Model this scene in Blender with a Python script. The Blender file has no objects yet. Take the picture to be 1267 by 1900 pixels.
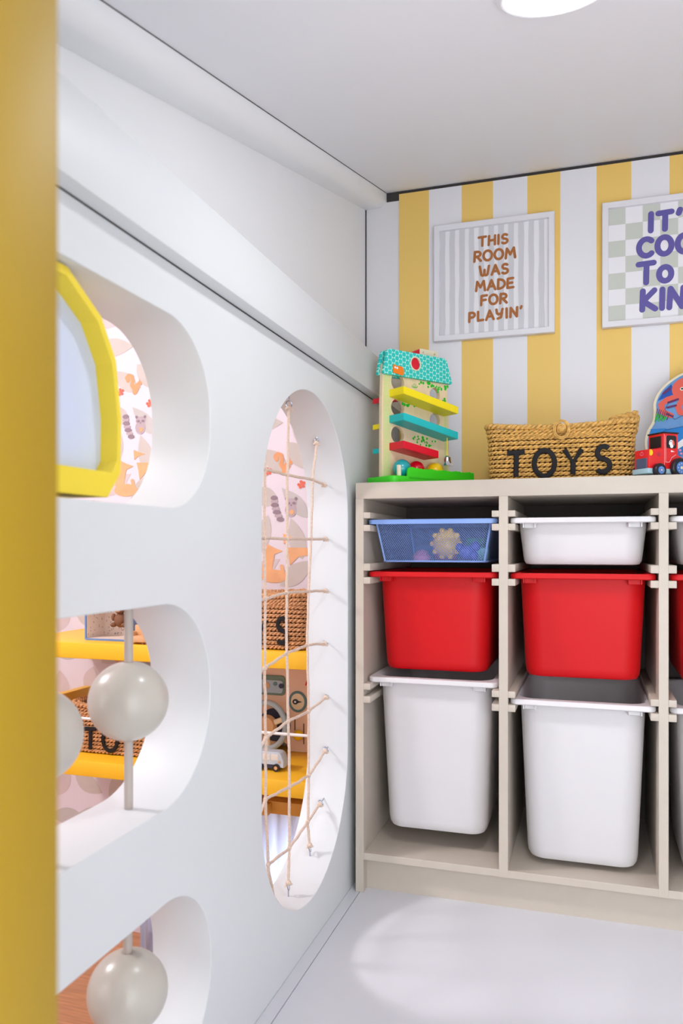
import bpy, bmesh, math, random
from mathutils import Vector, Matrix
C = bpy.context.scene.collection
PI = math.pi

# ------------------------------------------------------------------ camera
F = 1445.0; HZ = 1016.0; CZ = 0.791
YAW = math.radians(17.75); S = math.sin(YAW); K = math.cos(YAW)
cd = bpy.data.cameras.new('camera'); cam = bpy.data.objects.new('camera', cd); C.objects.link(cam)
cam.location = (0, 0, CZ); cam.rotation_euler = (PI/2, 0, YAW)
cd.sensor_fit = 'HORIZONTAL'; cd.sensor_width = 36.0; cd.lens = 36.0*F/1267.0
cd.shift_y = (HZ-950.0)/1267.0; cd.clip_start = 0.01
cd.dof.use_dof = True; cd.dof.focus_distance = 1.85; cd.dof.aperture_fstop = 7.5
bpy.context.scene.camera = cam
vs = bpy.context.scene.view_settings
vs.view_transform = 'Standard'; vs.look = 'None'; vs.gamma = 1.0; vs.exposure = 0.30
vs.use_curve_mapping = False

# ------------------------------------------------------------------ world and lights
w = bpy.data.worlds.new('world'); bpy.context.scene.world = w; w.use_nodes = True
w.node_tree.nodes['Background'].inputs[0].default_value = (0.92, 0.96, 1.0, 1)
w.node_tree.nodes['Background'].inputs[1].default_value = 3.1

def area(name, loc, target, size, power, col, spread=180, shape='DISK', sy=None):
    l = bpy.data.lights.new(name, 'AREA'); l.shape = shape; l.size = size
    if sy: l.size_y = sy
    l.energy = power; l.color = col; l.spread = math.radians(spread)
    o = bpy.data.objects.new(name, l); C.objects.link(o); o.location = loc
    o.rotation_euler = (Vector(target)-Vector(loc)).to_track_quat('-Z', 'Y').to_euler()
    return o
CEIL_S = 0.264
def ceil_z(y): return 1.806 - CEIL_S*(2.165-y)
LX, LY = -0.043, 1.035
area('downlight_beam', (LX, LY, ceil_z(LY)-0.028), (LX, LY+0.264, ceil_z(LY)-1.028), 0.12, 2.5, (0.95, 0.97, 1.0))
area('neighbour_room_lamp', (-2.35, 0.85, 1.88), (-0.58, 1.45, 0.5), 0.32, 27, (1.0, 0.94, 0.96))
area('neighbour_room_fill', (-2.0, -.50, 0.75), (-1.2, 2.2, 0.3), 0.9, 4, (0.96, 0.95, 1.0), shape='RECTANGLE', sy=1.1)  # soft fill light added to even out the neighbouring room
area('added_curtain_backlight', (-.95, 2.262, -.16), (-.95, 1.0, -.18), 0.60, 3.0, (0.90, 0.95, 1.0), shape='RECTANGLE', sy=0.26)  # area light added inside the bench to brighten the curtain from behind
area('added_front_fill', (0.15, -1.15, 0.62), (0.0, 2.0, 1.35), 1.1, 5.5, (0.95, 0.97, 1.0), shape='RECTANGLE', sy=1.2)  # large fill light added behind the camera to brighten the back wall

# ------------------------------------------------------------------ helpers
def lin(c):
    return tuple((x/255/12.92 if x/255 <= .04045 else ((x/255+.055)/1.055)**2.4) for x in c)
MATS = {}
def mat(name, rgb, rough=0.5, metal=0.0, var=0.0, vscale=8.0, bump=0.0, bscale=200.0, coat=0.0, spec=0.5, emit=None, estr=0, stretch=None):
    m = bpy.data.materials.new(name); m.use_nodes = True
    nt = m.node_tree; b = nt.nodes['Principled BSDF']
    col = (*lin(rgb), 1)
    b.inputs['Base Color'].default_value = col
    b.inputs['Roughness'].default_value = rough; b.inputs['Metallic'].default_value = metal
    b.inputs['Coat Weight'].default_value = coat; b.inputs['Specular IOR Level'].default_value = spec
    tc = nt.nodes.new('ShaderNodeTexCoord'); src = tc.outputs['Object']
    if stretch:
        mp = nt.nodes.new('ShaderNodeMapping'); mp.inputs['Scale'].default_value = stretch
        nt.links.new(src, mp.inputs['Vector']); src = mp.outputs['Vector']
    if var > 0:
        n = nt.nodes.new('ShaderNodeTexNoise'); n.inputs['Scale'].default_value = vscale; n.inputs['Detail'].default_value = 4
        nt.links.new(src, n.inputs['Vector'])
        r = nt.nodes.new('ShaderNodeValToRGB')
        r.color_ramp.elements[0].position = 0.3; r.color_ramp.elements[1].position = 0.7
        r.color_ramp.elements[0].color = (*[c*(1-var) for c in col[:3]], 1)
        r.color_ramp.elements[1].color = (*[min(1, c*(1+var*.6)) for c in col[:3]], 1)
        nt.links.new(n.outputs['Fac'], r.inputs['Fac']); nt.links.new(r.outputs['Color'], b.inputs['Base Color'])
    if bump > 0:
        n = nt.nodes.new('ShaderNodeTexNoise'); n.inputs['Scale'].default_value = bscale
        nt.links.new(src, n.inputs['Vector'])
        bp = nt.nodes.new('ShaderNodeBump'); bp.inputs['Strength'].default_value = bump; bp.inputs['Distance'].default_value = 0.001
        nt.links.new(n.outputs['Fac'], bp.inputs['Height']); nt.links.new(bp.outputs['Normal'], b.inputs['Normal'])
    if emit:
        b.inputs['Emission Color'].default_value = (*emit, 1); b.inputs['Emission Strength'].default_value = estr
    MATS[name] = m
    return m

M = {}
M['wall'] = mat('white_painted_panel', (217, 220, 222), .42, var=.015, vscale=3, bump=.05)
M['upper'] = mat('white_laminate', (245, 246, 248), .45, var=.015, vscale=3)
M['ceil'] = mat('ceiling_paint', (243, 243, 247), .6, var=.01, vscale=2, bump=.05)
M['floor'] = mat('white_floor_laminate', (214, 215, 221), .32, var=.01, vscale=2)
M['gap'] = mat('dark_joint', (60, 56, 56), .8)
M['cab'] = mat('greige_cabinet_laminate', (193, 182, 169), .45, var=.02, vscale=40, bump=.12, bscale=500)
M['cabback'] = mat('dark_back_panel', (88, 78, 76), .7)
M['post'] = mat('mustard_painted_post', (156, 124, 4), .5, var=.03, vscale=4)
M['whitep'] = mat('white_plastic', (214, 211, 213), .4, bump=.15, bscale=900)
M['redp'] = mat('red_plastic', (200, 6, 16), .5, spec=.3, bump=.2, bscale=900)
M['wood'] = mat('light_birch_wood', (240, 216, 178), .5, var=.06, vscale=12, stretch=(6, 1, 1))
M['wood_edge'] = mat('birch_edge', (236, 224, 196), .55)
M['teal'] = mat('teal_paint', (20, 188, 190), .4)
M['ballteal'] = mat('teal_gloss', (10, 160, 168), .22, coat=.3)
M['tyellow'] = mat('toy_yellow_paint', (250, 226, 10), .4)
M['tred'] = mat('toy_red_paint', (222, 16, 44), .4)
M['ballred'] = mat('ball_red_gloss', (205, 10, 35), .22, coat=.3)
M['ballyellow'] = mat('ball_yellow_gloss', (250, 205, 10), .22, coat=.3)
M['green'] = mat('toy_green_paint', (60, 212, 28), .45)
M['dgreen'] = mat('leaf_green_print', (24, 190, 30), .5)
M['palegreen'] = mat('pale_green_print', (214, 222, 150), .6)
M['orange'] = mat('orange_print', (248, 130, 12), .5)
M['white'] = mat('white_paint', (240, 240, 240), .5)
M['chrome'] = mat('polished_chrome', (225, 225, 230), .12, metal=1.0)
M['steel'] = mat('galvanised_steel', (170, 175, 190), .25, metal=1.0)
M['grass'] = mat('seagrass_weave', (214, 166, 88), .65, var=.4, vscale=140, bump=.25, bscale=700)
M['grass2'] = mat('water_hyacinth_weave', (216, 158, 108), .65, var=.4, vscale=140, bump=.25, bscale=700)
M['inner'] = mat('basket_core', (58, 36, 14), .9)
M['black'] = mat('black_yarn', (22, 20, 24), .85, bump=.5, bscale=900)
M['blackp'] = mat('black_paint', (24, 22, 28), .4)
M['frame'] = mat('white_picture_frame', (232, 230, 236), .4)
M['paper'] = mat('poster_paper', (240, 238, 242), .6)
M['greystripe'] = mat('poster_grey_stripe', (212, 211, 216), .6)
M['brown'] = mat('brown_lettering', (172, 104, 48), .6)
M['purple'] = mat('purple_lettering', (96, 88, 162), .6)
M['sage'] = mat('sage_check', (204, 207, 198), .6)
M['rope'] = mat('cotton_rope', (222, 198, 180), .85, var=.15, vscale=300, bump=.5, bscale=1200)
M['bead'] = mat('greige_lacquer', (192, 186, 176), .28, coat=.1)
M['rod'] = mat('greige_rod', (186, 174, 166), .45)
M['ringy'] = mat('lemon_frame_paint', (240, 214, 60), .45)
M['mirror'] = mat('painted_mirror_reflection', (204, 214, 238), .3)  # flat pale blue painted in place of the mirror's reflection
M['shelfy'] = mat('yellow_shelf_paint', (255, 196, 42), .42)
M['wp'] = mat('wallpaper_ground', (230, 218, 226), .7)
M['leafa'] = mat('wallpaper_leaf_beige', (206, 195, 188), .7, var=.05, vscale=12)
M['leafb'] = mat('wallpaper_leaf_rose', (214, 196, 196), .7, var=.05, vscale=12)
M['leafc'] = mat('wallpaper_leaf_grey', (200, 193, 190), .7, var=.05, vscale=12)
M['fox'] = mat('wallpaper_orange', (240, 178, 128), .7, var=.08, vscale=30)
M['squir'] = mat('wallpaper_squirrel', (230, 160, 112), .7, var=.08, vscale=30)
M['rac'] = mat('wallpaper_taupe', (190, 170, 176), .7)
M['racd'] = mat('wallpaper_dark_taupe', (150, 128, 138), .7)
M['berry'] = mat('wallpaper_berry', (232, 110, 84), .7)
M['oak'] = mat('oak_floorboards', (196, 136, 94), .4, var=.22, vscale=9, stretch=(1, 14, 1))
M['curtain'] = mat('pale_blue_curtain', (226, 232, 250), .8)
M['bboard'] = mat('busy_board_wood', (240, 200, 172), .55, var=.04, vscale=6)
M['bgrey'] = mat('grey_blue_paint', (172, 188, 198), .45)
M['bgreen'] = mat('green_grey_paint', (110, 134, 116), .45)
M['bteal'] = mat('dusty_teal_paint', (92, 132, 138), .45)
M['navy'] = mat('navy_paint', (44, 52, 82), .45)
M['vblue'] = mat('pale_blue_toy_paint', (204, 218, 234), .4)
M['ochre'] = mat('ochre_bench_paint', (222, 160, 66), .5)
M['skin'] = mat('toy_brown_felt', (128, 84, 58), .8)
M['tan'] = mat('tan_wood', (222, 172, 124), .6)
M['bluetrim'] = mat('blue_case_edge', (104, 142, 204), .5)
M['tractor'] = mat('tractor_red_paint', (226, 30, 34), .3, coat=.3)
M['tyre'] = mat('tyre_black_paint', (26, 26, 34), .35)
M['hub'] = mat('hub_blue_paint', (78, 132, 208), .4)
M['bump'] = mat('pale_blue_bumper', (176, 210, 222), .45)
M['grille'] = mat('grille_slate', (80, 90, 116), .5)
M['sea'] = mat('puzzle_blue_print', (104, 152, 206), .4, var=.18, vscale=14)
M['sead'] = mat('puzzle_deep_blue', (22, 84, 178), .4, var=.2, vscale=20)
M['seam'] = mat('puzzle_bright_blue', (20, 126, 206), .4, var=.12, vscale=20)
M['coral'] = mat('octopus_coral', (226, 96, 80), .45)
M['plum'] = mat('plum_print', (104, 40, 92), .5)
M['pink'] = mat('pink_print', (236, 150, 190), .5)
M['disc'] = mat('lamp_diffuser', (255, 255, 255), .5, emit=(0.95, 0.97, 1.0), estr=3.2)
M['lrim'] = mat('lamp_trim', (240, 240, 244), .4)
M['rwall'] = mat('plain_white_wall', (228, 226, 228), .6)

# perforated metal of the blue tray: round holes in a staggered grid
def perforated():
    m = bpy.data.materials.new('blue_perforated_metal'); m.use_nodes = True; nt = m.node_tree
    b = nt.nodes['Principled BSDF']; b.inputs['Base Color'].default_value = (*lin((108, 136, 196)), 1); b.inputs['Roughness'].default_value = .4
    uv = nt.nodes.new('ShaderNodeUVMap')
    def vor(dx, dy):
        mp = nt.nodes.new('ShaderNodeMapping'); mp.inputs['Location'].default_value = (dx, dy, 0)
        nt.links.new(uv.outputs[0], mp.inputs['Vector'])
        fr = nt.nodes.new('ShaderNodeVectorMath'); fr.operation = 'FRACTION'; nt.links.new(mp.outputs[0], fr.inputs[0])
        sb = nt.nodes.new('ShaderNodeVectorMath'); sb.operation = 'SUBTRACT'; sb.inputs[1].default_value = (.5, .5, 0)
        nt.links.new(fr.outputs[0], sb.inputs[0])
        le = nt.nodes.new('ShaderNodeVectorMath'); le.operation = 'LENGTH'; nt.links.new(sb.outputs[0], le.inputs[0])
        lt = nt.nodes.new('ShaderNodeMath'); lt.operation = 'LESS_THAN'; lt.inputs[1].default_value = 0.30
        nt.links.new(le.outputs['Value'], lt.inputs[0]); return lt
    a, c = vor(0, 0), vor(.5, .5)
    mx = nt.nodes.new('ShaderNodeMath'); mx.operation = 'MAXIMUM'
    nt.links.new(a.outputs[0], mx.inputs[0]); nt.links.new(c.outputs[0], mx.inputs[1])
    tr = nt.nodes.new('ShaderNodeBsdfTransparent'); mix = nt.nodes.new('ShaderNodeMixShader')
    nt.links.new(mx.outputs[0], mix.inputs[0]); nt.links.new(b.outputs[0], mix.inputs[1]); nt.links.new(tr.outputs[0], mix.inputs[2])
    nt.links.new(mix.outputs[0], nt.nodes['Material Output'].inputs[0]); return m
M['perf'] = perforated()
M['bluem'] = mat('blue_metal_rim', (128, 160, 222), .35)

def roof_tiles():
    # hexagon tiles: two staggered lattices, light grout where both centres are far away
    m = bpy.data.materials.new('teal_roof_tiles'); m.use_nodes = True; nt = m.node_tree
    b = nt.nodes['Principled BSDF']; b.inputs['Roughness'].default_value = .45
    tc = nt.nodes.new('ShaderNodeTexCoord')
    sp = nt.nodes.new('ShaderNodeSeparateXYZ'); nt.links.new(tc.outputs['Object'], sp.inputs[0])
    P = .0128
    def cell(ou, ov):
        cb = nt.nodes.new('ShaderNodeCombineXYZ')
        for i, (ax, sc, off, mul) in enumerate((('X', 1/(P*1.732), ou, 1.732), ('Y', 1/P, ov, 1.0))):
            ml = nt.nodes.new('ShaderNodeMath'); ml.operation = 'MULTIPLY_ADD'
            ml.inputs[1].default_value = sc; ml.inputs[2].default_value = off
            nt.links.new(sp.outputs[ax], ml.inputs[0])
            fr = nt.nodes.new('ShaderNodeMath'); fr.operation = 'FRACT'; nt.links.new(ml.outputs[0], fr.inputs[0])
            sb = nt.nodes.new('ShaderNodeMath'); sb.operation = 'SUBTRACT'; sb.inputs[1].default_value = .5
            nt.links.new(fr.outputs[0], sb.inputs[0])
            mm = nt.nodes.new('ShaderNodeMath'); mm.operation = 'MULTIPLY'; mm.inputs[1].default_value = mul
            nt.links.new(sb.outputs[0], mm.inputs[0]); nt.links.new(mm.outputs[0], cb.inputs[i])
        le = nt.nodes.new('ShaderNodeVectorMath'); le.operation = 'LENGTH'; nt.links.new(cb.outputs[0], le.inputs[0]); return le
    a, c = cell(.25, .1), cell(.75, .6)
    mn = nt.nodes.new('ShaderNodeMath'); mn.operation = 'MINIMUM'
    nt.links.new(a.outputs['Value'], mn.inputs[0]); nt.links.new(c.outputs['Value'], mn.inputs[1])
    r = nt.nodes.new('ShaderNodeValToRGB'); e = r.color_ramp.elements
    e[0].position = .43; e[0].color = (*lin((34, 200, 192)), 1); e[1].position = .50; e[1].color = (*lin((190, 244, 226)), 1)
    nt.links.new(mn.outputs[0], r.inputs[0]); nt.links.new(r.outputs[0], b.inputs['Base Color']); return m
M['tiles'] = roof_tiles()

def meta(o, label=None, cat=None, group=None, kind=None):
    if label: o['label'] = label
    if cat: o['category'] = cat
    if group: o['group'] = group
    if kind: o['kind'] = kind
    return o
def thing(name, label, cat, loc=(0, 0, 0), rot=(0, 0, 0), group=None):
    o = bpy.data.objects.new(name, None); o.empty_display_size = .02; C.objects.link(o)
    o.location = loc; o.rotation_euler = rot
    return meta(o, label, cat, group)
def obj(name, bm, m, parent=None, loc=None, rot=None, smooth=True, mtx=None, angle=35):
    if isinstance(bm, bmesh.types.BMesh):
        me = bpy.data.meshes.new(name); bmesh.ops.recalc_face_normals(bm, faces=bm.faces); bm.to_mesh(me); bm.free()
    else: me = bm
    if len(me.materials) == 0:
        for x in (m if isinstance(m, (list, tuple)) else [m]): me.materials.append(x)
    if smooth:
        me.polygons.foreach_set('use_smooth', [True]*len(me.polygons))
        try: me.set_sharp_from_angle(angle=math.radians(angle))
        except Exception: pass
    o = bpy.data.objects.new(name, me); C.objects.link(o)
    if parent: o.parent = parent
    if loc: o.location = loc
    if rot: o.rotation_euler = rot
    if mtx is not None: o.matrix_local = mtx
    return o
def printed(o, bm, *mats):
    """add printed shapes to the mesh of the part they are printed on"""
    me = o.data; k0 = len(me.materials)
    for m in mats: me.materials.append(m)
    bm.transform(o.matrix_basis.inverted())
    b = bmesh.new(); b.from_mesh(me)
    for f in bm.faces:
        nf = b.faces.new([b.verts.new(v.co) for v in f.verts]); nf.material_index = k0+f.material_index
    b.to_mesh(me); b.free(); bm.free(); return o
def label(o, t): o['label'] = t; return o
def dup(root, loc=None, lab=None):
    r = root.copy(); C.objects.link(r)
    if loc is not None: r.location = loc
    if lab: r['label'] = lab
    for ch in list(root.children):
        c = ch.copy(); C.objects.link(c); c.parent = r; c.matrix_parent_inverse = ch.matrix_parent_inverse.copy()
        for g in list(ch.children):
            d = g.copy(); C.objects.link(d); d.parent = c
    return r

def box(bm, x0, x1, y0, y1, z0, z1, bev=0.0, seg=2, mi=0):
    vs_ = [bm.verts.new((x, y, z)) for x in (x0, x1) for y in (y0, y1) for z in (z0, z1)]
    fs = [bm.faces.new([vs_[i] for i in q]) for q in ((0, 1, 3, 2), (4, 6, 7, 5), (0, 4, 5, 1), (2, 3, 7, 6), (0, 2, 6, 4), (1, 5, 7, 3))]
    for f in fs: f.material_index = mi
    if bev > 0:
        es = list({e for f in fs for e in f.edges})
        r = bmesh.ops.bevel(bm, geom=es, offset=bev, segments=seg, affect='EDGES', profile=.5)
        for f in r['faces']: f.material_index = mi
    return vs_
def bx(*a, **k): bm = bmesh.new(); box(bm, *a, **k); return bm
def tube(bm, pts, r, n=8, closed=False, flat=None, cap=True, mi=0):
    pts = [Vector(p) for p in pts]; N = len(pts)
    rings = []; up = None
    for i in range(N):
        a = pts[(i-1) % N] if (closed or i > 0) else pts[i]
        b = pts[(i+1) % N] if (closed or i < N-1) else pts[i]
        t = (b-a).normalized()
        if up is None:
            up = Vector((0, 0, 1)) if abs(t.z) < .9 else Vector((1, 0, 0))
        s = t.cross(up)
        if s.length < 1e-6: s = t.orthogonal()
        s.normalize(); u = s.cross(t).normalized(); up = u
        rr = r[i] if isinstance(r, (list, tuple)) else r
        ring = []
        for k in range(n):
            a_ = 2*PI*k/n; v = s*math.cos(a_)*rr+u*math.sin(a_)*rr
            if flat:
                nrm, fac = flat; nrm = Vector(nrm); v -= nrm*v.dot(nrm)*(1-fac)
            ring.append(bm.verts.new(pts[i]+v))
        rings.append(ring)
    for i in range(N if closed else N-1):
        A, B = rings[i], rings[(i+1) % N]
        for k in range(n):
            f = bm.faces.new((A[k], A[(k+1) % n], B[(k+1) % n], B[k])); f.material_index = mi
    if cap and not closed:
        bm.faces.new(rings[0]).material_index = mi; bm.faces.new(rings[-1]).material_index = mi
def lathe(bm, prof, n=32, c=(0, 0, 0), axis='Z', mi=0):
    rings = []
    for r, h in prof:
        ring = []
        if r < 1e-7: r = 1e-5
        for k in range(n):
            a = 2*PI*k/n; x, y = r*math.cos(a), r*math.sin(a)
            p = {'Z': (x, y, h), 'Y': (x, h, y), 'X': (h, x, y)}[axis]
            ring.append(bm.verts.new((p[0]+c[0], p[1]+c[1], p[2]+c[2])))
        rings.append(ring)
    for A, B in zip(rings, rings[1:]):
        for k in range(n): bm.faces.new((A[k], A[(k+1) % n], B[(k+1) % n], B[k])).material_index = mi
    bm.faces.new(rings[0]).material_index = mi; bm.faces.new(rings[-1]).material_index = mi
def sphere(r, n=32, c=(0, 0, 0), sc=(1, 1, 1), bm=None):
    b2 = bm or bmesh.new()
    bmesh.ops.create_uvsphere(b2, u_segments=n, v_segments=n//2, radius=r, matrix=Matrix.Translation(c) @ Matrix.Diagonal((*sc, 1)))
    return b2
def rrect(x0, y0, x1, y1, r, n=10):
    r = min(r, (x1-x0)/2, (y1-y0)/2); out = []
    for cx, cy, a0 in ((x1-r, y1-r, 0), (x0+r, y1-r, 90), (x0+r, y0+r, 180), (x1-r, y0+r, 270)):
        for k in range(n+1):
            a = math.radians(a0+90*k/n); p = (cx+r*math.cos(a), cy+r*math.sin(a))
            if not out or (abs(p[0]-out[-1][0])+abs(p[1]-out[-1][1])) > 1e-6: out.append(p)
    if abs(out[0][0]-out[-1][0])+abs(out[0][1]-out[-1][1]) < 1e-6: out.pop()
    return out
def circ(cx, cy, r, n=32, ry=None, rot=0):
    ry = ry or r; c, s = math.cos(rot), math.sin(rot)
    return [(cx+c*r*math.cos(2*PI*k/n)-s*ry*math.sin(2*PI*k/n), cy+s*r*math.cos(2*PI*k/n)+c*ry*math.sin(2*PI*k/n)) for k in range(n)]
def plate(loops, th, bev=0.0):
    """mesh of a flat plate (local XY outline with holes, thickness th centred on z=0)"""
    cu = bpy.data.curves.new('tmp', 'CURVE'); cu.dimensions = '2D'; cu.fill_mode = 'BOTH'
    for L in loops:
        sp = cu.splines.new('POLY'); sp.points.add(len(L)-1)
        for p, (x, y) in zip(sp.points, L): p.co = (x, y, 0, 1)
        sp.use_cyclic_u = True
    cu.extrude = th/2-bev; cu.bevel_depth = bev; cu.bevel_resolution = 2; cu.offset = -bev
    o = bpy.data.objects.new('tmp', cu); C.objects.link(o)
    dg = bpy.context.evaluated_depsgraph_get(); dg.update()
    me = bpy.data.meshes.new_from_object(o.evaluated_get(dg))
    bpy.data.objects.remove(o); bpy.data.curves.remove(cu); me.materials.clear()
    return me
JIT = [0]
def poly(bm, pts, f3, mi=0):
    # printed shapes that overlap lie on very slightly different levels
    JIT[0] = (JIT[0]+1) % 37; e = JIT[0]*6e-6
    P = [Vector(f3(x, y)) for x, y in pts]
    nrm = Vector((0, 0, 0))
    for a, b in zip(P, P[1:]+P[:1]): nrm += (a-P[0]).cross(b-P[0])
    if nrm.length < 1e-14: return
    nrm.normalize(); q = max(range(3), key=lambda k: abs(nrm[k]))
    if nrm[q] > 0: nrm = -nrm
    if q == 0: nrm = -nrm
    f = bm.faces.new([bm.verts.new(p+nrm*e) for p in P]); f.material_index = mi
def ribbon(bm, pts, r, f3, mi=0, n=12):
    """flat printed stroke with round ends"""
    for p in pts: poly(bm, circ(p[0], p[1], r, n), f3, mi)
    for a, b in zip(pts, pts[1:]):
        dx, dy = b[0]-a[0], b[1]-a[1]; l = math.hypot(dx, dy)
        if l < 1e-7: continue
        nx, ny = -dy/l*r, dx/l*r
        poly(bm, [(a[0]+nx, a[1]+ny), (a[0]-nx, a[1]-ny), (b[0]-nx, b[1]-ny), (b[0]+nx, b[1]+ny)], f3, mi)

def at(px, py, X=None, Y=None, Z=None):
    t = (px-633.5)/F; v = (HZ-py)/F
    dx, dy = t*K-S, t*S+K
    if X is not None: d = X/dx
    elif Y is not None: d = Y/dy
    else: d = (Z-CZ)/v
    return Vector((d*dx, d*dy, CZ+v*d))

def arc(cx, cy, rx, ry, a0, a1, n=10):
    return [(cx+rx*math.cos(math.radians(a0+(a1-a0)*k/n)), cy+ry*math.sin(math.radians(a0+(a1-a0)*k/n))) for k in range(n+1)]
GL = {
 'T': (.7, [[(0, .97), (.7, 1)], [(.37, .97), (.35, 0)]]),
 'H': (.62, [[(.04, 1), (0, 0)], [(.62, 1), (.6, 0)], [(.02, .48), (.6, .52)]]),
 'I': (.1, [[(.06, 1), (.04, 0)]]),
 'S': (.56, [arc(.3, .75, .25, .25, 40, 250, 9)+arc(.26, .25, .28, .26, 80, -140, 9)]),
 'R': (.58, [[(.05, 1), (0, 0)], [(.05, .98)]+arc(.25, .74, .3, .25, 80, -90, 8)+[(.03, .47)], [(.24, .47), (.58, .02)]]),
 'O': (.74, [arc(.37, .5, .37, .5, 90, 450, 22)]),
 'M': (.82, [[(0, 0), (.1, .97), (.4, .35), (.7, 1), (.82, 0)]]),
 'W': (.86, [[(0, 1), (.14, .08)]+arc(.28, .22, .16, .22, 210, 360, 5)+[(.44, .6)]+arc(.58, .22, .16, .22, 180, 330, 5)+[(.86, 1)]]),
 'A': (.7, [[(0, 0), (.34, 1), (.7, 0)], [(.12, .34), (.58, .36)]]),
 'D': (.62, [[(.03, 1), (0, 0)], [(.03, .98)]+arc(.12, .5, .5, .48, 85, -85, 10)+[(0, .02)]]),
 'E': (.52, [[(.5, 1), (.02, .97), (0, 0), (.52, .03)], [(.02, .5), (.42, .52)]]),
 'F': (.5, [[(.52, 1), (.03, .97), (0, 0)], [(.02, .5), (.42, .53)]]),
 'P': (.55, [[(.05, 1), (0, 0)], [(.05, .98)]+arc(.25, .72, .3, .27, 80, -90, 8)+[(.03, .44)]]),
 'L': (.5, [[(.03, 1), (0, .02), (.5, .05)]]),
 'Y': (.66, [[(0, 1), (.33, .48), (.66, 1)], [(.33, .48), (.33, 0)]]),
 'y': (.6, [[(0, 1), (.04, .6), (.2, .45), (.45, .55), (.58, 1)], [(.52, .62), (.4, .1), (.1, 0)]]),
 'N': (.66, [[(0, 0), (.06, 1), (.6, 0), (.66, 1)]]),
 "'": (.12, [[(.1, 1.05), (.03, .85)]]),
 'C': (.66, [arc(.4, .5, .4, .5, 48, 312, 16)]),
 'o': (.56, [arc(.28, .36, .28, .36, 90, 450, 18)]),
 'B': (.6, [[(.02, 1), (0, 0)], [(.02, .98)]+arc(.25, .76, .28, .22, 80, -90, 7)+[(.02, .54)], [(.2, .54)]+arc(.28, .27, .32, .27, 85, -90, 8)+[(0, .01)]]),
 'K': (.62, [[(.03, 1), (0, 0)], [(.58, 1), (.05, .45), (.62, 0)]]),
 ' ': (.3, []),
}
def text_strokes(txt, h, sp=.26, xs=1.0):
    x = 0; out = []
    for ch in txt:
        wd, st = GL[ch]
        for s in st: out.append([((p[0]+x)*h*xs, p[1]*h) for p in s])
        x += wd+sp
    W = (x-sp)*h*xs
    return [[(p[0]-W/2, p[1]) for p in s] for s in out]

# ------------------------------------------------------------------ the setting
YB = 2.165; YF = 2.28; XW = -0.532; XWB = -0.630; XU = -0.620; LFZ = -0.50
def struct(name, bm, m, **k):
    o = obj(name, bm, m, **k); o['kind'] = 'structure'; return o
def YZX(X):   # local (x,y,z) -> world (X+z, x, y): plates standing in the side wall's plane
    return Matrix(((0, 0, 1, X), (1, 0, 0, 0), (0, 1, 0, 0), (0, 0, 0, 1)))
def XZY(Y):   # local (x,y,z) -> world (x, Y-z, y): plates standing in the back wall's plane
    return Matrix(((1, 0, 0, 0), (0, 0, -1, Y), (0, 1, 0, 0), (0, 0, 0, 1)))
# side wall: a 10 cm panel with four openings
tall = rrect(1.219, .088, 1.709, 1.102, .245, 24)
h1 = rrect(.36, .844, 1.030, 1.101, .118, 16)
h2 = rrect(.36, .447, 1.030, .716, .13, 16)
h3 = rrect(.36, .058, 1.033, .322, .13, 16)
me = plate([[(-.25, -.5), (YF, -.5), (YF, 1.1695), (-.25, 1.1695)], tall, h1, h2, h3], XW-XWB, .0015)
struct('wall_left', me, M['wall'], mtx=YZX((XW+XWB)/2), angle=30)
struct('wall_left_upper', bx(XU-.03, XU, -.25, YF, 1.1705, 2.05), M['upper'], smooth=False)
struct('trim_1', bx(XU+.0005, -.507, -.25, YB-.0005, 1.1705, 1.268, bev=.0015), M['wall'])      # fascia rail
bm = bx(XU, XW+.0012, -.25, YB, 1.1694, 1.17045); struct('trim_2', bm, M['gap'])
# sloping cove under the ceiling
bm = bmesh.new()
prof = [(XU+.0002, .03), (XU+.0002, -.040), (XU+.03, -.040)]+[(-.557-.030+.030*math.sin(a), -.010-.030*math.cos(a)) for a in [PI/2*k/8 for k in range(1, 9)]]+[(-.557, .03)]
ra = [bm.verts.new((x, -.25, ceil_z(-.25)+z)) for x, z in prof]; rb = [bm.verts.new((x, YB-.0006, ceil_z(YB)+z)) for x, z in prof]
for i in range(len(prof)): bm.faces.new((ra[i], ra[(i+1) % len(prof)], rb[(i+1) % len(prof)], rb[i]))
bm.faces.new(ra); bm.faces.new(rb); struct('trim_3', bm, M['upper'])
def sloped_box(x0, x1, y0, y1, dz0, dz1):
    bm = bmesh.new(); v = [bm.verts.new((x, y, ceil_z(y)+dz)) for x in (x0, x1) for y in (y0, y1) for dz in (dz0, dz1)]
    for q in ((0, 1, 3, 2), (4, 6, 7, 5), (0, 4, 5, 1), (2, 3, 7, 6), (0, 2, 6, 4), (1, 5, 7, 3)): bm.faces.new([v[i] for i in q])
    return bm
struct('ceiling', sloped_box(-.5562, 1.32, -.25, YB+.03, 0, .05), M['ceil'], smooth=False)
struct('trim_4', sloped_box(-.5572, -.5560, -.25, YB-.0008, -.0012, .03), M['gap'], smooth=False)
# corner joint between upper side wall and back wall
struct('trim_5', bx(XU, XU+.003, YB-.003, YB, 1.268, 1.765), M['gap'])
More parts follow.
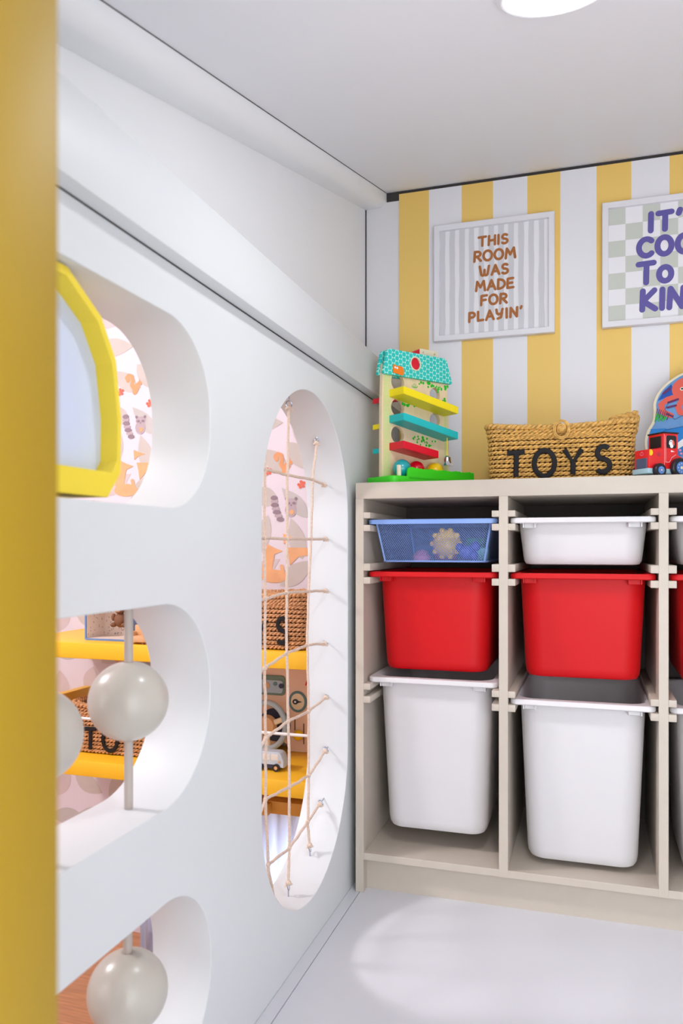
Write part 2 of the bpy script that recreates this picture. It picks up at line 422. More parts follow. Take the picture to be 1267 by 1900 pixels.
# back wall: white ground, striped panel with a dark joint under the ceiling
struct('wall_back', bx(XU-.01, 1.32, YB, YB+.05, -.02, 1.90), M['rwall'], smooth=False)
struct('trim_6', bx(-.5570, 1.31, YB-.0012, YB+.001, 1.780, 1.812), M['gap'], smooth=False)
yel, wht = .0398*YB, .0424*YB
bm = bmesh.new(); x = -.5196; i = 0
while x < 1.29:
    w_ = min(yel if i % 2 == 0 else wht, 1.30-x)
    box(bm, x, x+w_, YB-.0045, YB-.0008, .2, 1.7965, mi=i % 2); x += w_; i += 1
M['ystripe'] = mat('wallpaper_yellow_stripe', (243, 204, 112), .6, var=.02, vscale=5)
M['wstripe'] = mat('wallpaper_white_stripe', (236, 235, 240), .6)
struct('wall_back_stripes', bm, [M['ystripe'], M['wstripe']], smooth=False)
struct('floor', bx(-.505, 1.32, -.25, YB, -.04, 0), M['floor'], smooth=False)
struct('baseboard_left', bx(XW+.0006, -.5065, -.25, YB, -.04, -.0002), M['floor'], smooth=False)
struct('trim_7', bx(-.5318, -.5046, -.25, YB, -.04, -.0022), M['gap'], smooth=False)
struct('wall_right', bx(1.32, 1.36, -.25, YF, -.04, 1.95), M['rwall'], smooth=False)
# yellow door jamb close to the camera
struct('door_1', bx(-.5318, -.26, .255, .337, 0, 1.312, bev=.002), M['post'])

# neighbouring room
struct('floor_neighbour_room', bx(-3.3, XWB-.0005, -.6, YF, LFZ-.04, LFZ), M['oak'], smooth=False)
struct('ceiling_neighbour_room', bx(-3.3, XU-.031, -.6, YF, 2.05, 2.1), M['ceil'], smooth=False)
struct('wall_near_neighbour', bx(-3.3, XWB-.0005, -.64, -.6, LFZ, 2.1), M['rwall'], smooth=False)
struct('wall_far_left', bx(-3.34, -3.3, -.6, YF, LFZ, 2.1), M['rwall'], smooth=False)
# papered wall: leaves, squirrels, raccoons, foxes, berries
bm = bmesh.new(); box(bm, -3.3, XWB, YF, YF+.04, LFZ, 2.1)
rnd = random.Random(5)
def on(dy): return lambda x, z: (x, YF-dy, z)
def leaf(cx, cz, L, W, rot, mi, dy):
    pts = []
    for k in range(11):
        u = k/10; pts.append((L*(u-.5), W*.5*math.sin(PI*u**.85)))
    pts += [(x, -y) for x, y in reversed(pts[1:-1])]
    c, s = math.cos(rot), math.sin(rot)
    poly(bm, [(cx+c*x-s*y, cz+s*x+c*y) for x, y in pts], on(dy), mi)
tile = []
rr_ = random.Random(11)
for i in range(5):
    for j in range(5):
        tile.append((-.27+.108*i+rr_.uniform(-.02, .02), -.285+.114*j+rr_.uniform(-.02, .02), rr_.uniform(.105, .145), rr_.uniform(.050, .070), rr_.uniform(0, 2*PI), rr_.choice((1, 2, 3))))
def squirrel(x, z, s):
    f = on(.0016)
    ribbon(bm, [(x+s*p, z+s*q) for p, q in ((-.32, .30), (-.38, .42), (-.28, .52), (-.12, .46), (-.08, .26), (-.12, .08), (0, -.1))], s*.095, f, 5)
    poly(bm, circ(x+s*.08, z-s*.1, s*.15, 16, s*.27, -.35), f, 5); poly(bm, circ(x+s*.27, z+s*.14, s*.13, 14, s*.1), f, 5)
    poly(bm, [(x+s*.22, z+s*.2), (x+s*.27, z+s*.36), (x+s*.32, z+s*.2)], f, 5); ribbon(bm, [(x+s*.1, z+s*.0), (x+s*.28, z-s*.02)], s*.035, f, 5)
def raccoon(x, z, s):
    f = on(.0016); g = on(.0020)
    for k in range(7):
        a = k/7; poly(bm, circ(x-s*(.42-.32*a*a), z+s*(.42-.9*a), s*.16*(1-.3*abs(a-.5)), 12, s*.085), g if k % 2 == 0 else f, 7 if k % 2 == 0 else 6)
    poly(bm, circ(x+s*.22, z-s*.02, s*.22, 18, s*.26), f, 6); poly(bm, circ(x+s*.24, z+s*.24, s*.22, 18, s*.16), f, 6)
    for sx in (.06, .42): poly(bm, circ(x+s*sx, z+s*.38, s*.06, 8), g, 7)
    for sx in (.14, .34): poly(bm, circ(x+s*sx, z+s*.22, s*.07, 10, s*.05), g, 7)
    poly(bm, circ(x+s*.24, z+s*.15, s*.03, 8), on(.0024), 7); poly(bm, circ(x+s*.26, z-s*.1, s*.09, 10), on(.0024), 4)
def fox(x, z, s):
    f = on(.0016)
    ribbon(bm, [(x+s*p, z+s*q) for p, q in ((-.1, .3), (-.14, .1), (-.18, -.12), (-.1, -.26))], s*.14, f, 4)
    poly(bm, circ(x+s*.02, z-s*.3, s*.36, 20, s*.17), f, 4)
    poly(bm, [(x-s*.18, z+s*.52), (x-s*.2, z+s*.3), (x+s*.05, z+s*.26), (x+s*.26, z+s*.34), (x+s*.02, z+s*.42)], f, 4)
    ribbon(bm, [(x+s*.22, z-s*.05), (x+s*.28, z-s*.28)], s*.05, f, 4)
def fox2(x, z, s):
    f = on(.0016)
    poly(bm, [(x-s*.4, z+s*.12), (x+s*.5, z+s*.1), (x+s*.55, z-s*.05), (x-s*.05, z-s*.14), (x-s*.3, z-s*.38), (x-s*.34, z-s*.1)], f, 4)
    poly(bm, [(x-s*.5, z+s*.5), (x-s*.48, z+s*.2), (x-s*.36, z+s*.3), (x-s*.1, z+s*.36), (x-s*.36, z+s*.44)], f, 4)
def berries(x, z, s):
    for p, q in ((0, 0), (.4, .1), (.2, .35), (.5, .5), (-.2, .3), (.1, .65)):
        poly(bm, circ(x+s*p, z+s*q, s*.19, 10), on(.0016), 8)
for i in range(-1, 5):
    for j in range(-4, 4):
        ox, oz = -.92-.54*i, 1.0+.284*(i % 2)+.57*j
        for n_, (a, b, L, W, ro, mi) in enumerate(tile):
            xx, zz = ox+a, oz+b
            if -3.2 < xx < XWB-.09 and LFZ+.1 < zz < 1.95: leaf(xx, zz, L, W, ro, mi, .0004+.0008*n_/25)
        def ok(x, z, m_=.06): return -3.2 < x < XWB-m_ and LFZ+.1 < z < 1.95
        if ok(ox, oz+.05): squirrel(ox, oz+.047, .075)
        if ok(ox, oz-.09): raccoon(ox+.004, oz-.089, .088)
        if ok(ox-.04, oz-.27): fox(ox-.035, oz-.262, .125)
        if ok(ox+.05, oz-.2): fox2(ox+.055, oz-.222, .115)
        if ok(ox+.06, oz): berries(ox+.055, oz-.02, .026)
        if ok(ox-.06, oz): berries(ox-.058, oz+.024, .026)
        if ok(ox-.2, oz-.06): raccoon(ox-.22, oz-.02, .07); berries(ox-.17, oz-.13, .026)
struct('wall_neighbour_room', bm, [M['wp'], M['leafa'], M['leafb'], M['leafc'], M['fox'], M['squir'], M['rac'], M['racd'], M['berry']], smooth=False)

# ------------------------------------------------------------------ ceiling lamp
t = thing('ceiling_lamp', 'round white recessed lamp glowing in the sloping ceiling', 'lamp', (LX, LY, ceil_z(LY)), (math.atan(CEIL_S), 0, 0))
bm = bmesh.new(); lathe(bm, [(.0665, .012), (.076, .0), (.075, -.004), (.069, -.007), (.0665, -.006)], 48); obj('lamp_trim', bm, M['lrim'], t)
bm = bmesh.new(); lathe(bm, [(.0663, .004), (.0663, -.006), (.060, -.0085), (.0, -.0095)], 48); obj('diffuser', bm, M['disc'], t)

# ------------------------------------------------------------------ cabinet
YC = 1.7167; YK = 2.150
cab = thing('storage_cabinet', 'beige cabinet with open bays holding pull-out bins beside the side wall', 'cabinet', (0, YC, 0))
def cpart(name, bm, m=None, parent=cab): 
    o = obj(name, bm, m or M['cab'], parent); o.location = (0, -YC, 0) if parent is cab else (0, 0, 0); return o
DIV = [(-.5156, -.4965), (-.1905, -.1710), (.1325, .1512), (.4550, .4740)]
for i, (a, b) in enumerate(DIV):
    cpart('side_panel' if i in (0, 3) else 'divider', bx(a, b, YC, YK, 0 if i in (0, 3) else .0745, .903, bev=.0006, seg=1))
cpart('top_panel', bx(-.5156, .4740, YC, YK+.012, .9027, .940, bev=.0012))
cpart('bottom_shelf', bx(-.4966, .4551, YC+.0004, YK, .0745, .0908, bev=.0008, seg=1))
cpart('plinth', bx(-.4966, .4551, YC+.0268, YC+.045, 0, .0748))
cpart('back_panel', bx(-.51, .47, YK-.001, YK+.008, .02, .905), M['cabback'])
BAYS = [(-.4965, -.1905), (-.1710, .1325), (.1512, .4550)]
SLOT = [(.8285, .8430, .8580, .8718), (.708, .7230, .738, .7545), (.4350, .4500, .4650, .4795)]
for (a, b) in BAYS:
    for (l0, l1, u0, u1) in SLOT:
        for z0, z1 in ((l0, l1), (u0, u1)):
            for x0, x1 in ((a-.0004, a+.0155), (b-.0155, b+.0004)):
                cpart('runner', bx(x0, x1, YC+.0005, YK-.004, z0, z1, bev=.0012))

# ------------------------------------------------------------------ bins
def loft(bm, loops, mi=0, close_last=True, close_first=False):
    rings = [[bm.verts.new(p) for p in L] for L in loops]
    n = len(rings[0])
    for A, B in zip(rings, rings[1:]):
        for k in range(n): bm.faces.new((A[k], A[(k+1) % n], B[(k+1) % n], B[k])).material_index = mi
    if close_last: bm.faces.new(rings[-1])
    if close_first: bm.faces.new(rings[0])
def rl(wd, dp, r, z, yc=0, n=8): return [(x, y+yc, z) for x, y in rrect(-wd/2, -dp/2, wd/2, dp/2, r, n)]
RW, RD, RT = .297, .400, .0125
def bin_mesh(H, wt, wb, body_only=False):
    """local origin: rim bottom, front centre at y=0 (front edge), box goes to +y"""
    bm = bmesh.new(); yc = RD/2; dt, db = RD-.05, RD-.05-(wt-wb)*1.1-.01
    f = lambda w, d, r, z: rl(w, d, r, z, yc)
    zb = RT-H
    loft(bm, [f(RW-.004, RD-.004, .014, 0.0), f(RW, RD, .016, .002), f(RW, RD, .016, RT-.003), f(RW-.003, RD-.003, .016, RT-.0005), f(RW-.008, RD-.008, .016, RT),
              f(wt+.004, dt+.006, .040, RT-.0005), f(wt-.001, dt, .042, RT-.004), f(wt-.006, dt-.006, .045, -.01),
              f(wb-.006, db-.006, .040, zb+.02), f(wb-.016, db-.016, .036, zb+.007), f(wb-.035, db-.035, .025, zb+.003)])
    loft(bm, [f(RW-.004, RD-.004, .014, 0.0), f(RW-.008, RD-.008, .014, .0), f(RW-.010, RD-.010, .014, .008), f(wt+.002, dt+.002, .043, .008), f(wt, dt, .045, -.002), f(wt-.0015, dt-.0015, .045, -.012),
              f(wb, db, .042, zb+.022), f(wb-.004, db-.004, .040, zb+.009), f(wb-.013, db-.013, .035, zb+.002), f(wb-.032, db-.032, .028, zb)])
    for sx in (-1, 1):   # ribs under the rim corners
        for off in (.030, .034+.02):
            x0 = sx*(RW/2-off+.0); box(bm, min(x0, x0+sx*.0025), max(x0, x0+sx*.0025), .006, .031, -.009, .009)
        box(bm, *(sorted((sx*(RW/2-.03), sx*(RW/2-.056)))), .012, .022, -.010, .009, bev=.001, seg=1)
    bmesh.ops.remove_doubles(bm, verts=bm.verts, dist=1e-6)
    me = bpy.data.meshes.new('bin'); bmesh.ops.recalc_face_normals(bm, faces=bm.faces); bm.to_mesh(me); bm.free(); return me
def place_bin(name, H, wt, wb, m, bay, z, y, lab, group, dx=0, me=None):
    if me is None: me = bin_mesh(H, wt, wb); me.materials.append(m)
    c = (BAYS[bay][0]+BAYS[bay][1])/2
    o = obj(name, me, m, loc=(c+dx, y, z+.0003)); meta(o, lab, 'storage bin', group); return me
y1_, y2_ = YC+.016, YC+.008
mr = place_bin('storage_bin', .23, .262, .243, M['redp'], 0, .723, y1_, 'red plastic bin under the blue mesh tray in the left bay', 'red storage bins')
place_bin('storage_bin', 0, 0, 0, M['redp'], 1, .723, y2_, 'red plastic bin under the shallow white bin in the middle bay', 'red storage bins', me=mr)
place_bin('storage_bin', 0, 0, 0, M['redp'], 2, .723, y2_, 'red plastic bin cut off by the right edge of the photo', 'red storage bins', me=mr)
mw = place_bin('storage_bin', .36, .262, .234, M['whitep'], 0, .4797, y1_+.004, 'tall white bin beside the net wall, riding one runner higher than the other', 'tall white storage bins')
place_bin('storage_bin', 0, 0, 0, M['whitep'], 1, .450, y2_-.002, 'tall white plastic bin under the red bin in the middle bay', 'tall white storage bins', me=mw)
place_bin('storage_bin', 0, 0, 0, M['whitep'], 2, .450, y2_, 'tall white plastic bin cut off by the right edge of the photo', 'tall white storage bins', me=mw)
ms = place_bin('storage_bin', .103, .266, .252, M['whitep'], 1, .843, y2_-.003, 'shallow white plastic bin at the top of the middle bay', 'shallow white storage bins')
place_bin('storage_bin', 0, 0, 0, M['whitep'], 2, .843, y2_, 'shallow white bin at the top, cut off by the right edge', 'shallow white storage bins', me=ms)
# blue perforated tray
tr = thing('mesh_tray', 'blue perforated metal tray with toys in it at the top of the left bay', 'tray', (-.3435, y1_, .8433))
bm = bmesh.new(); f = lambda w, d, r, z: rl(w, d, r, z, RD/2)
loft(bm, [f(RW-.002, RD, .014, .0015), f(RW, RD, .015, .005), f(RW, RD, .015, .011), f(RW-.004, RD-.004, .015, .0125), f(RW-.020, RD-.026, .02, .0125), f(RW-.022, RD-.028, .02, .003), f(RW-.003, RD-.002, .014, .0015)], close_last=False)
obj('rim', bm, M['bluem'], tr)
bm = bmesh.new(); uvl = bm.loops.layers.uv.new('UVMap')
def uvface(q, uvs):
    fc = bm.faces.new([bm.verts.new(p) for p in q])
    for lp, uv in zip(fc.loops, uvs): lp[uvl].uv = uv
cell = .0054
L0 = f(RW-.024, RD-.03, .018, .004); L1 = f(RW-.056, RD-.062, .018, -.084); L1 = [(x, y, z) for x, y, z in L1]
s_ = 0; n = len(L0)
for k in range(n):
    a, b, c, d = L0[k], L0[(k+1) % n], L1[(k+1) % n], L1[k]
    ds = (Vector(b)-Vector(a)).length
    uvface((a, b, c, d), ((s_/cell, 0), ((s_+ds)/cell, 0), ((s_+ds)/cell, -.09/cell), (s_/cell, -.09/cell))); s_ += ds
q = ((-.1205, RD/2-.169, -.084), (.1205, RD/2-.169, -.084), (.1205, RD/2+.169, -.084), (-.1205, RD/2+.169, -.084))
uvface(q, [(p[0]/cell, p[1]/cell) for p in q])
obj('mesh_basket', bm, M['perf'], tr, smooth=False)
bm = bmesh.new(); tube(bm, L1, .0022, 6, closed=True)
for i_ in (4, 13, 22, 31): tube(bm, [L0[i_], L1[i_]], .0026, 6)
obj('corner_wire', bm, M['bluem'], tr)
# toys lying in the tray
TB = .8433-.084+.001
def toy(name, bm, m, x, y, z, lab): o = obj(name, bm, m, loc=(x, y, z)); meta(o, lab, 'toy'); return o
bm = bmesh.new(); sphere(.034, 24, bm=bm)
for k in range(10):
    a = k*2*PI/10; sphere(.007, 8, (.032*math.cos(a), -.012, .032*math.sin(a)), bm=bm)
toy('knobbly_ball', bm, M['ballyellow'], -.322, y1_+.085, TB+.040, 'yellow knobbly ball lying in the blue mesh tray')
M['violet'] = mat('violet_toy_plastic', (88, 92, 205), .4)
bm = bmesh.new(); sphere(.017, 16, bm=bm); sphere(.012, 12, (.02, 0, .014), bm=bm); sphere(.01, 12, (-.017, .004, .012), bm=bm); sphere(.011, 12, (.016, 0, -.008), bm=bm)
toy('small_figure', bm, M['violet'], -.272, y1_+.062, TB+.0195, 'small violet toy lying in the blue mesh tray')
M['toyred'] = mat('toy_salmon_plastic', (230, 70, 60), .4); M['toygreen'] = mat('toy_green_plastic', (60, 170, 80), .4); M['toyteal'] = mat('toy_aqua_plastic', (120, 200, 205), .4)
toy('toy_block', bx(-.025, .025, -.02, .02, 0, .022, bev=.003), M['toyred'], -.345, y1_+.19, TB+.0003, 'salmon red toy block at the back of the blue mesh tray').rotation_euler = (0, 0, .4)
toy('toy_block', bx(-.025, .025, -.02, .02, 0, .055, bev=.003), M['toygreen'], -.268, y1_+.22, TB+.0003, 'green toy block at the back right of the blue mesh tray').rotation_euler = (0, 0, -.3)
toy('toy_block', bx(-.018, .018, -.016, .016, 0, .03, bev=.003), M['toyteal'], -.246, y1_+.125, TB+.0003, 'pale aqua toy block beside the violet toy in the mesh tray')
bm = bmesh.new(); lathe(bm, [(.02, 0), (.022, .01), (.012, .022), (.0, .026)], 20)
toy('toy_cup', bm, M['pink'], -.385, y1_+.10, TB+.0003, 'pink toy cup at the left in the blue mesh tray')

# ------------------------------------------------------------------ posters
YP = YB-.0048
def picture(x0, x1, z0, z1, lab, stripes, rows, m_txt):
    t = thing('picture_frame', lab, 'picture', ((x0+x1)/2, YP, z0), group='posters on the striped wall')
    W, H = x1-x0, z1-z0; fw = .0155
    me = plate([rrect(-W/2, 0, W/2, H, .0005, 1), rrect(-W/2+fw, fw, W/2-fw, H-fw, .0005, 1)], .020, .0012)
    obj('frame', me, M['frame'], t, mtx=XZY(-.0102))
    y_ = lambda d: (lambda a, b: (a, -.0095-d, b))
    bm = bmesh.new(); box(bm, -W/2+fw-.002, W/2-fw+.002, -.0095, -.004, fw-.002, H-fw+.002); stripes(bm, W/2-fw, fw, H-fw, y_(.0003))
    obj('print', bm, [M['paper'], M['greystripe'], M['sage']], t, smooth=False)
    bm = bmesh.new()
    for txt, cx, z, h, r, sp, rot in rows:
        if cx is None: cx = rot+max(p[0] for st in text_strokes(txt, h, sp, 1.05) for p in st)+r; rot = 0
        for st in text_strokes(txt, h, sp, 1.15 if r < .005 else 1.05):
            ribbon(bm, [(cx+px*math.cos(rot)-pz*math.sin(rot), z+pz+px*math.sin(rot)) for px, pz in st], r, y_(.0009))
    obj('lettering', bm, m_txt, t, smooth=False)
    return t
def st1(bm, hw, z0, z1, f3):
    rn = random.Random(3); n_ = 11; pw = 2*hw/n_
    for i in range(n_):
        cx = -hw+pw*(i+.3)
        L = [(cx-pw*.27+rn.uniform(-.0012, .0012), z0+(z1-z0)*k/8) for k in range(9)]
        R_ = [(min(hw, cx+pw*.27+rn.uniform(-.0012, .0012)), z0+(z1-z0)*k/8) for k in range(9)]
        L = [(max(-hw, a), b) for a, b in L]
        for k in range(8): poly(bm, [L[k], R_[k], R_[k+1], L[k+1]], f3, 1)
def st2(bm, hw, z0, z1, f3):
    n_ = 7; c_ = 2*hw/n_
    for i in range(n_):
        for j in range(n_):
            if (i+j) % 2 == 0:
                x0 = -hw+i*c_; zt = z1-j*c_
                poly(bm, [(x0, max(z0, zt-c_)), (x0+c_, max(z0, zt-c_)), (x0+c_, zt), (x0, zt)], f3, 2)
hh = .0315
rows1 = [('THIS', .000, .2545, .0240, .0034, .28, .0), ('ROOM', .004, .2130, .0265, .0035, .24, .0), ('WAS', .002, .1725, .0250, .0035, .26, .0),
         ('MADE', .004, .1320, .0255, .0035, .25, .0), ('FOR', .002, .0920, .0255, .0035, .26, .0), ("PLAyIN'", .006, .0510, .0245, .0035, .30, .03)]
picture(-.4163, -.0916, 1.3635, 1.6850, "square white frame reading THIS ROOM WAS MADE FOR PLAYIN' in brown", st1, rows1, M['brown'])
rows2 = [("IT'S", None, .242, .043, .0072, .34, -.052), ('COOL', None, .1786, .043, .0072, .32, -.0795), ('To BE', None, .1094, .0497, .0072, .24, -.0805), ('KIND', None, .0402, .048, .0072, .28, -.0716)]
picture(.0281, .3531, 1.3640, 1.6890, 'square white frame with purple lettering on a sage checked print', st2, rows2, M['purple'])

# ------------------------------------------------------------------ woven baskets
def perim(wd, dp, r, z, n=220, sag=0.0, bulge=0.0):
    L = rrect(-wd/2, -dp/2, wd/2, dp/2, r, 6); P = [Vector((x, y, z)) for x, y in L]+[Vector((L[0][0], L[0][1], z))]
    seg = [(P[i+1]-P[i]).length for i in range(len(P)-1)]; tot = sum(seg); out = []
    i = 0; acc = 0
    for k in range(n):
        s = tot*k/n
        while acc+seg[i] < s: acc += seg[i]; i += 1
        p = P[i].lerp(P[i+1], (s-acc)/seg[i]).copy()
        if sag: p.z -= sag*max(0, 1-(p.x/(wd/2))**2)*(1 if True else 0)
        out.append(p)
    return out, tot
def coil_row(bm, wd, dp, r, z, rad, seed, sag=0, pitch=.023, n=None):
    base, tot = perim(wd, dp, r, z, sag=sag); rn = random.Random(seed)
    turns = round(tot/pitch); n = turns*7
    base, tot = perim(wd, dp, r, z, n=n, sag=sag); ph0 = rn.uniform(0, 6.28)
    for strand in range(2):
        pts = []; rr2 = []
        for k in range(n):
            p = base[k]; tdir = (base[(k+1) % n]-base[k-1]).normalized(); out = Vector((tdir.y, -tdir.x, 0))
            a = ph0+2*PI*turns*k/n+strand*PI
            j = 1+.10*math.sin(k*.37+seed*3)+rn.uniform(-.1, .1)
            pts.append(p+out*math.cos(a)*rad*.45*j+Vector((0, 0, 1))*math.sin(a)*rad*.42*j); rr2.append(rad*(.44+rn.uniform(-.07, .07)))
        tube(bm, pts, rr2, 6, closed=True)
def basket_meshes(wd, dp, H, letters, m, lid=True):
    rows = 13; bm = bmesh.new(); rad = H/rows*.60
    nb = 10
    for k in range(nb):
        u = k/rows; coil_row(bm, wd*(.965+.03*u), dp*(.965+.03*u), .03, H*(k+.5)/rows, rad, k)
    body = bm
    li = bmesh.new()
    for k in range(nb, rows):
        coil_row(li, wd*(1.0+.006*(k-nb)), dp*(1.0), .03, H*(k+.5)/rows-.001, rad, k+20, sag=.003*(k-nb+1)*H/.13)
    coil_row(li, wd*1.02, dp*1.02, .03, H-.004, rad*1.35, 77, sag=.009*H/.13, pitch=.022)
    for q in range(5):
        coil_row(li, wd*(.93-.16*q), dp*(.93-.16*q), .02, H-.003-.0005*q, rad, 90+q, sag=.009*H/.13)
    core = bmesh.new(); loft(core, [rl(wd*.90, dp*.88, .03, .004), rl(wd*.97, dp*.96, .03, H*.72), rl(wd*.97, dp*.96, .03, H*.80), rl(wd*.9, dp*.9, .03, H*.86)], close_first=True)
    return body, li, core
WB, DB, HB = .322, .22, .134
def letters_bm(word_h, spans, yfun, r):
    bm = bmesh.new()
    for ch, cx, z, h, wsc in spans:
        wd, st = GL[ch]
        for s in st:
            pts = [(cx+(p[0]-wd/2)*h*wsc, yfun(z+p[1]*h), z+p[1]*h) for p in s]
            if len(pts) == 2: pts = [pts[0], tuple((a+b)/2 for a, b in zip(*pts)), pts[1]]
            closed = ch == 'O'
            if closed: pts = pts[:-1]
            tube(bm, pts, r, 8, closed=closed, flat=((0, 1, 0), .6))
    return bm
yf = lambda z: -DB/2*(.965+.03*z/HB)-.0075
def build_basket(loc, rot, lab, material, flip=False):
    t = thing('woven_basket', lab, 'basket', loc, rot, group='woven baskets lettered TOYS')
    b, l, c = basket_meshes(WB, DB, HB, None, material)
    obj('basket_body', b, material, t, angle=80); obj('lid', l, material, t, angle=80)
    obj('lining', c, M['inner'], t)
    spans = [('T', -.095, .010, .056, 1.0), ('O', -.032, .010, .058, 1.04), ('Y', .030, .012, .056, 1.0), ('S', .094, .016, .056, .95)]
    label(obj('lettering', letters_bm(.055, spans, yf, .0058), M['black'], t), 'black stitched letters reading TOYS')
    # closure loop and button
    bm = bmesh.new(); tube(bm, [(.006+.0165*math.cos(a), -DB/2-.016, HB-.022+.020*math.sin(a)) for a in [2*PI*k/24 for k in range(24)]], .0026, 6, closed=True)
    tube(bm, [(.006+.014*math.cos(a), -DB/2-.019, HB-.022+.0175*math.sin(a)) for a in [2*PI*k/24 for k in range(24)]], .0018, 6, closed=True)
    obj('closure_loop', bm, material, t)
    bm = bmesh.new(); sphere(.0085, 14, (.006, -DB/2-.013, HB-.019), (1.1, .8, 1), bm=bm)
    for k in range(3): tube(bm, [(.006+.009*math.cos(a), -DB/2-.0145-.0045*math.sin(a+k), HB-.019+.0085*math.sin(a+k*1.05)) for a in [2*PI*j/12 for j in range(12)]], .0018, 5, closed=True)
    obj('button', bm, material, t)
    return t
bA = build_basket((-.068, 1.925, .9427), (0, 0, 0), 'honey seagrass basket lettered TOYS standing on the beige cabinet', M['grass'])
# upturned lid corner of the basket on the cabinet
bm = bmesh.new()
for k in range(2):
    tube(bm, [(WB/2-.05+.055*u, -DB/2*(.6)+.004*math.sin(u*14+k*PI), HB+.002+.010*u+.005*math.sin(u*12+k*PI)) for u in [j/12 for j in range(13)]], .0062, 8)
    tube(bm, [(WB/2+.004-.006*u+.003*math.sin(u*10+k*PI), -DB/2*(.6)-.004*math.cos(u*10+k*PI), HB+.008-.04*u) for u in [j/10 for j in range(11)]], .006, 8)
obj('lid_corner', bm, M['grass'], bA)
bA.scale = (1.0, .95, 1.0)
for o_, loc_, lab_ in ((0, (-.885, 2.055, .5160), 'brown basket lettered TOYS on the upper yellow shelf, behind the net'),
                       (1, (-1.330, 2.110, .1728), 'brown basket lettered TOYS on the lower yellow shelf, behind the hanging balls')):
    b_ = dup(bA, loc_, lab_)
    for ch in b_.children:
        if ch.data.materials and ch.data.materials[0] == M['grass']:
            ch.data = bpy.data.meshes.get(ch.data.name+'_brown') or ch.data.copy()
            ch.data.materials[0] = M['grass2']
    b_.scale = (1.0, .95, 1.17) if o_ == 0 else (1.1, .95, 1.12)
    for ch in list(b_.children):
        if ch.name.startswith('lid_corner'): bpy.data.objects.remove(ch)

# ------------------------------------------------------------------ toy tower
EX, EY = math.cos(math.radians(53.8)), math.sin(math.radians(53.8))
TW = thing('ball_run_tower', 'wooden ball-run house with teal tiled roof and coloured ramps on the cabinet', 'toy', (-.4745, 1.800, .9405), (0, 0, math.radians(53.8)))
# local: x along the board, -y outward to the viewer, z up
def TZ(y): return Matrix(((1, 0, 0, 0), (0, 0, -1, y), (0, 1, 0, 0), (0, 0, 0, 1)))
zb = .940
me = plate([[(0, .018), (.223, .018), (.217, .20), (.212, .29), (.004, .29), (0, .20)],
            circ(.049, 1.192-zb, .0205), circ(.049, 1.130-zb, .0205), circ(.049, 1.064-zb, .0205), circ(.171, 1.175-zb, .0175), circ(.171, 1.111-zb, .0175)], .012, .0008)
HB_ = obj('house_board', me, M['wood'], TW, mtx=TZ(.006))
bm = bmesh.new(); fy = lambda a, b: (a, -.0004, b)
for j in range(26):
    z = .022+j*.0098
    for i_, (xa, xb) in enumerate(((.004, .0145), (.0155, .0255)) if j % 2 == 0 else ((.004, .009), (.010, .020), (.021, .0255))):
        poly(bm, [(xa, z), (xb, z), (xb, z+.0088), (xa, z+.0088)], fy)
for j in range(17):
    z = .022+j*.0098; x1 = .218-(.006*z/.2)
    poly(bm, [(x1-.012, z), (x1-.001, z), (x1-.001, z+.0088), (x1-.012, z+.0088)], fy)
printed(HB_, bm, M['palegreen'])
bm = bmesh.new(); rn = random.Random(2)
for cx, cz, sx, sz, n_ in ((.165, .256, .05, .006, 26), (.192, .238, .014, .016, 10), (.085, .205, .022, .008, 18), (.142, .112, .032, .012, 18), (.115, .122, .02, .006, 6)):
    for k in range(n_): poly(bm, circ(cx+rn.uniform(-1, 1)*sx, cz+rn.uniform(-1, 1)*sz-.1*sx*0, rn.uniform(.0018, .0042), 7), lambda a, b: (a, -.0006, b))
printed(HB_, bm, M['dgreen'])
bm = bmesh.new(); ribbon(bm, arc(.103, .250, .009, .006, 180, 360), .0006, fy); ribbon(bm, arc(.103, .2505, .004, .003, 0, 360), .0005, fy); ribbon(bm, [(.094, .246), (.112, .246)], .0005, fy)
printed(HB_, bm, M['dgreen'])
# roof boards front and rear
roof = [(-.012, .268), (.004, .332), (.214, .335), (.236, .268)]
roof = [(-.003, .2675), (.009, .322), (.016, .3265), (.196, .328), (.203, .324), (.2225, .2685), (.218, .2655), (.001, .2645)]
me = plate([roof, circ(.098, .301, .0150)], .009, .001)
r1 = obj('roof_panel', me, M['tiles'], TW, mtx=TZ(-.0048))
me2 = plate([roof], .009, .001); obj('roof_panel', me2, M['tiles'], TW, mtx=TZ(.0168))
bm = bmesh.new()
tube(bm, [(.098+.0160*math.cos(a), -.0098, .301+.0160*math.sin(a)) for a in [2*PI*k/28 for k in range(28)]], .0016, 6, closed=True)
obj('window_ring', bm, M['wood_edge'], TW)
bm = bmesh.new(); lathe(bm, [(0, -.006), (.015, -.006), (.015, .002), (0, .002)], 28, c=(.098, -.0005, .301), axis='Y'); obj('window_disc', bm, M['tred'], TW)
me = plate([rrect(.140, .310, .202, .352, .004, 3), circ(.152, .3435, .0024, 12), circ(.190, .3435, .0024, 12)], .016, .001); obj('chimney', me, M['wood_edge'], TW, mtx=TZ(.030))
bm = bmesh.new(); v = [bm.verts.new(p) for p in ((.082, .022, .322), (.139, .022, .322), (.139, .022, .350), (.082, .038, .322), (.139, .038, .322), (.139, .038, .350))]
for q in ((0, 1, 2), (3, 5, 4), (0, 3, 4, 1), (1, 4, 5, 2), (2, 5, 3, 0)): bm.faces.new([v[i] for i in q])
obj('roof_wedge', bm, M['tred'], TW, smooth=False)
me = plate([[(.025, .270), (.054, .266), (.058, .270), (.058, .280), (.053, .287), (.041, .288), (.038, .2865), (.028, .290), (.025, .287)]], .003, .0005)
cat_ = obj('orange_animal', me, M['orange'], TW, mtx=TZ(-.0112))
